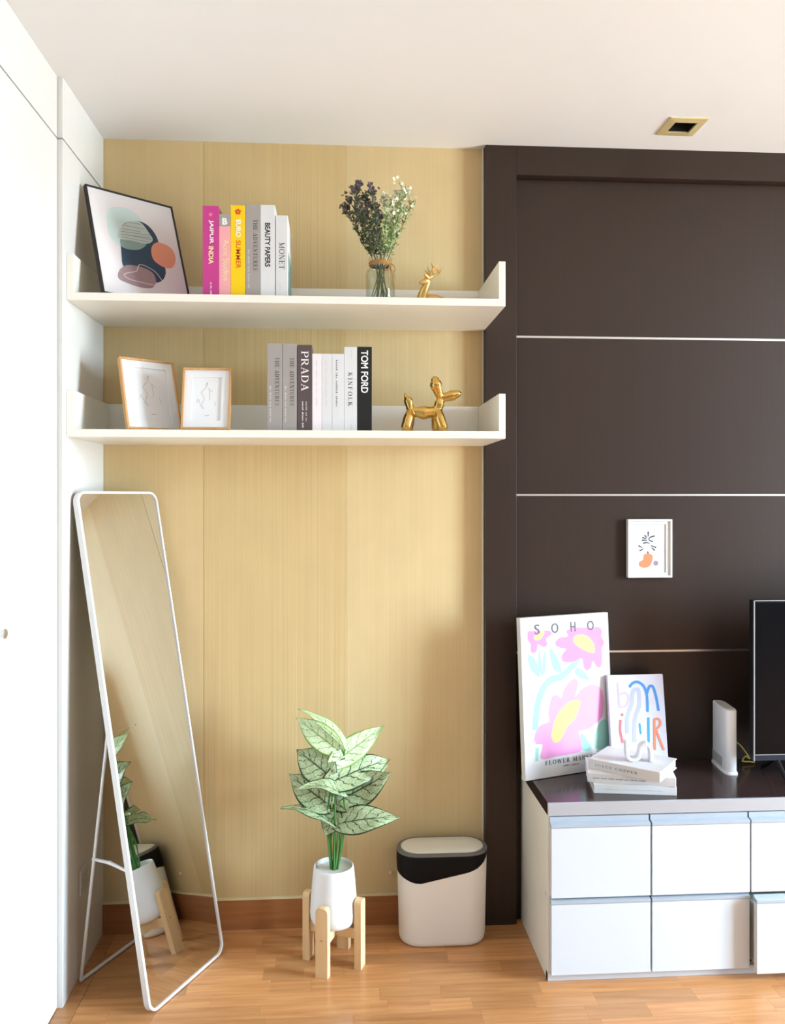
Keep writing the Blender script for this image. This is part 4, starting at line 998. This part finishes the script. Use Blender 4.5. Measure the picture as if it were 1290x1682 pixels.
def leaf(base, tip, width, face, bend, fold, m, roll=0.):
    """blade from base to tip (world), broad near the stalk, pointed at the tip"""
    b, t_ = Vector(base) - PB, Vector(tip) - PB; L_ = (t_ - b).length; a = (t_ - b) / L_
    f_ = Vector(face); n = (f_ - a * f_.dot(a)).normalized(); n = Matrix.Rotation(R(roll), 3, a) @ n; s = a.cross(n)
    NU, NV = 20, 8; mb = MB(); uv = []; rg = random.Random(int(1000 * abs(tip[0] * 7 + tip[2] * 13)))
    p1, p2 = rg.random() * 6, rg.random() * 6
    for i in range(NU + 1):
        u = i / NU
        wd = width * prof(u)
        for j in range(NV + 1):
            v = j / NV; d = (v - .5) * 2
            lobe = -.13 * L_ * (1 - u) ** 6 * abs(d)
            wave = .05 * width * math.sin(u * 11 + p1 + d * 2) * abs(d)
            mb.v.append(tuple(b + a * (L_ * u + lobe) + s * (d * wd * .5) + n * (bend * L_ * math.sin(math.pi * u) * 1 - bend * L_ * u * u * .9 + fold * abs(d) * wd * .5 + wave)))
            uv.append((u, v))
    for i in range(NU):
        for j in range(NV):
            k = i * (NV + 1) + j; mb.f.append((k, k + 1, k + NV + 2, k + NV + 1))
    mb.uv = uv
    o = mb.build('leaf', m, pl, None, True)
    sd = o.modifiers.new('thickness', 'SOLIDIFY'); sd.thickness = .0009; sd.offset = 0
    return o
leaves = [  # base, tip, width, face, bend, fold, young
 ((.018, -.200, .634), (-.1187, -.120, .7353), .052, (.55, -.50, .67), .08, .10, 1),
 ((-.0054, -.210, .627), (-.1301, -.150, .7083), .078, (-.15, -.92, .35), .06, .15, 1),
 ((-.0107, -.220, .594), (.137, -.140, .6749), .076, (.10, -.92, .38), -.05, .15, 1),
 ((-.0284, -.230, .558), (-.1272, -.170, .6171), .104, (-.05, -.92, .38), .04, .14, 0),
 ((-.022, -.240, .540), (.1595, -.150, .580), .096, (.0, -.84, .54), .08, .12, 0),
 ((.0, -.205, .512), (.1569, -.090, .5413), .086, (.05, -.82, .55), .07, .12, 0),
 ((.0, -.220, .478), (.1548, -.240, .567), .100, (.10, -.90, .35), -.06, .12, 0),
 ((-.0303, -.220, .469), (-.1489, -.200, .5548), .098, (-.15, -.92, .30), .05, .12, 0),
 ((.0141, -.250, .500), (-.1136, -.300, .5584), .066, (.05, -.30, .95), .14, .22, 0),
 ((-.016, -.235, .414), (-.1647, -.230, .4766), .070, (.0, -.20, .98), .10, .20, 0),
 ((.0018, -.240, .420), (.1715, -.280, .452), .084, (.0, -.78, .62), .08, .12, 0),
 ((.0054, -.195, .432), (.085, -.110, .440), .074, (.10, -.85, .5), .05, .10, 0),
 ((-.012, -.190, .428), (-.050, -.110, .405), .072, (-.05, -.5, .8), .08, .1, 0),
 ((-.010, -.225, .446), (-.040, -.235, .384), .066, (-.1, -.9, .4), .02, .1, 0),
 ((.004, -.225, .442), (.044, -.235, .386), .064, (.1, -.9, .4), .02, .1, 0),
]
for i, (b, t_, wd, fc, bd_, fo, yg) in enumerate(leaves):
    leaf(b, t_, wd, fc, bd_, fo, M_leafl if yg else M_leafd)
    q = Vector(b) - PB; a = R(137.5 * i); r0 = .004 + .004 * (i % 3)
    foot = Vector((r0 * math.cos(a), r0 * math.sin(a), .0))
    md = Vector((foot.x * 2.2 + q.x * .25, foot.y * 2.2 + q.y * .25, q.z * .55))
    MB().tube(smooth_loop([tuple(foot), tuple(md), tuple(q)], False, 6), .0026 if i < 10 else .0022, 7).build('stalk', M_pst, pl, None, True)

# ================================================================== WASTE BIN
bn = thing('waste_bin', 'cream oval waste bin with a black liner folded over its rim', 'bin', (.3205, -.093, 0))
M_bin = mat('cream_bin_plastic', (.91, .88, .825, 1), .45, var=.008)
def stadium(wx, wy, z, n=14):
    r = wy; c = wx - wy; out = []
    for k in range(n + 1): a = -90 + 180 * k / n; out.append((c + r * math.cos(R(a)), r * math.sin(R(a)), z))
    for k in range(n + 1): a = 90 + 180 * k / n; out.append((-c + r * math.cos(R(a)), r * math.sin(R(a)), z))
    return out
W0, W1, D0, D1 = .1345, .141, .0655, .0690
def st(f_, z, e=0.): return stadium(W0 + (W1 - W0) * f_ + e, D0 + (D1 - D0) * f_ + e, z)
MB().rings([st(0, 0, -.014), st(0, .002, -.007), st(0, .008, -.002), st(.03, .018), st(.9, .268), st(.9, .268, -.004), st(0, .02, -.006)], True, True).build('bin_body', M_bin, bn, None, True)
# liner skirt with a slanting hem
top = st(.92, .279, .0012); rg = random.Random(4)
hem = []
for (x, y_, z) in top:
    k = (x + .142) / .284
    hp = [(-.01, .220), (.04, .211), (.12, .203), (.22, .1985), (.34, .201), (.48, .2105), (.62, .220), (.76, .229), (.88, .240), (.95, .252), (1.01, .272)]
    for (a, za), (b2, zb2) in zip(hp, hp[1:]):
        if a <= k <= b2: zz = za + (zb2 - za) * (k - a) / (b2 - a)
    hem.append(zz)
lr = []
for q_ in range(9):
    f_ = q_ / 8
    ring = []
    for i, (x, y_, z) in enumerate(top):
        zz = z + (hem[i] - z) * f_
        px_ = 1 + .010 * math.sin(f_ * 3.1) + .004 * math.sin(i * 1.7 + f_ * 5) * f_ - .012 * f_
        ring.append((x * (1 + (px_ - 1) * .5), y_ * px_, zz))
    lr.append(ring)
lin = MB().rings(lr, False, False).build('bin_liner', mat('black_liner', (.006, .0055, .006, 1), .6, spec=.2, var=.1, vscale=(20, 20, 20), bump=.6, bscale=(25, 25, 60)), bn, None, True)
sd = lin.modifiers.new('thickness', 'SOLIDIFY'); sd.thickness = .0012
MB().rings([st(1, .272, .0005), st(1, .282, .001), st(1, .2855, -.001), st(1, .2855, -.011), st(1, .282, -.0125)], True, True).build('rim', mat('grey_rim', srgb(112, 108, 106), .45, var=.02), bn, None, True)
MB().rings([st(1, .282, -.0125), st(1, .2868, -.0125), st(1, .2885, -.015), st(1, .2885, -.05)], True, True).build('lid', mat('cream_lid', (.80, .77, .68, 1), .45, var=.01), bn, None, True)
# little wall bumper between plant and bin
wb2 = MB().lathe([(.0065, 0), (.006, .004), (.004, .007), (.0015, .0078)], 16).build('wall_bumper', M_beige, None, None, True)
wb2.location = (.1665, -.0001, .162); wb2.rotation_euler = (R(90), 0, 0)
tag(wb2, 'tiny ivory bumper stuck on the wallpaper above the skirting', 'bumper')
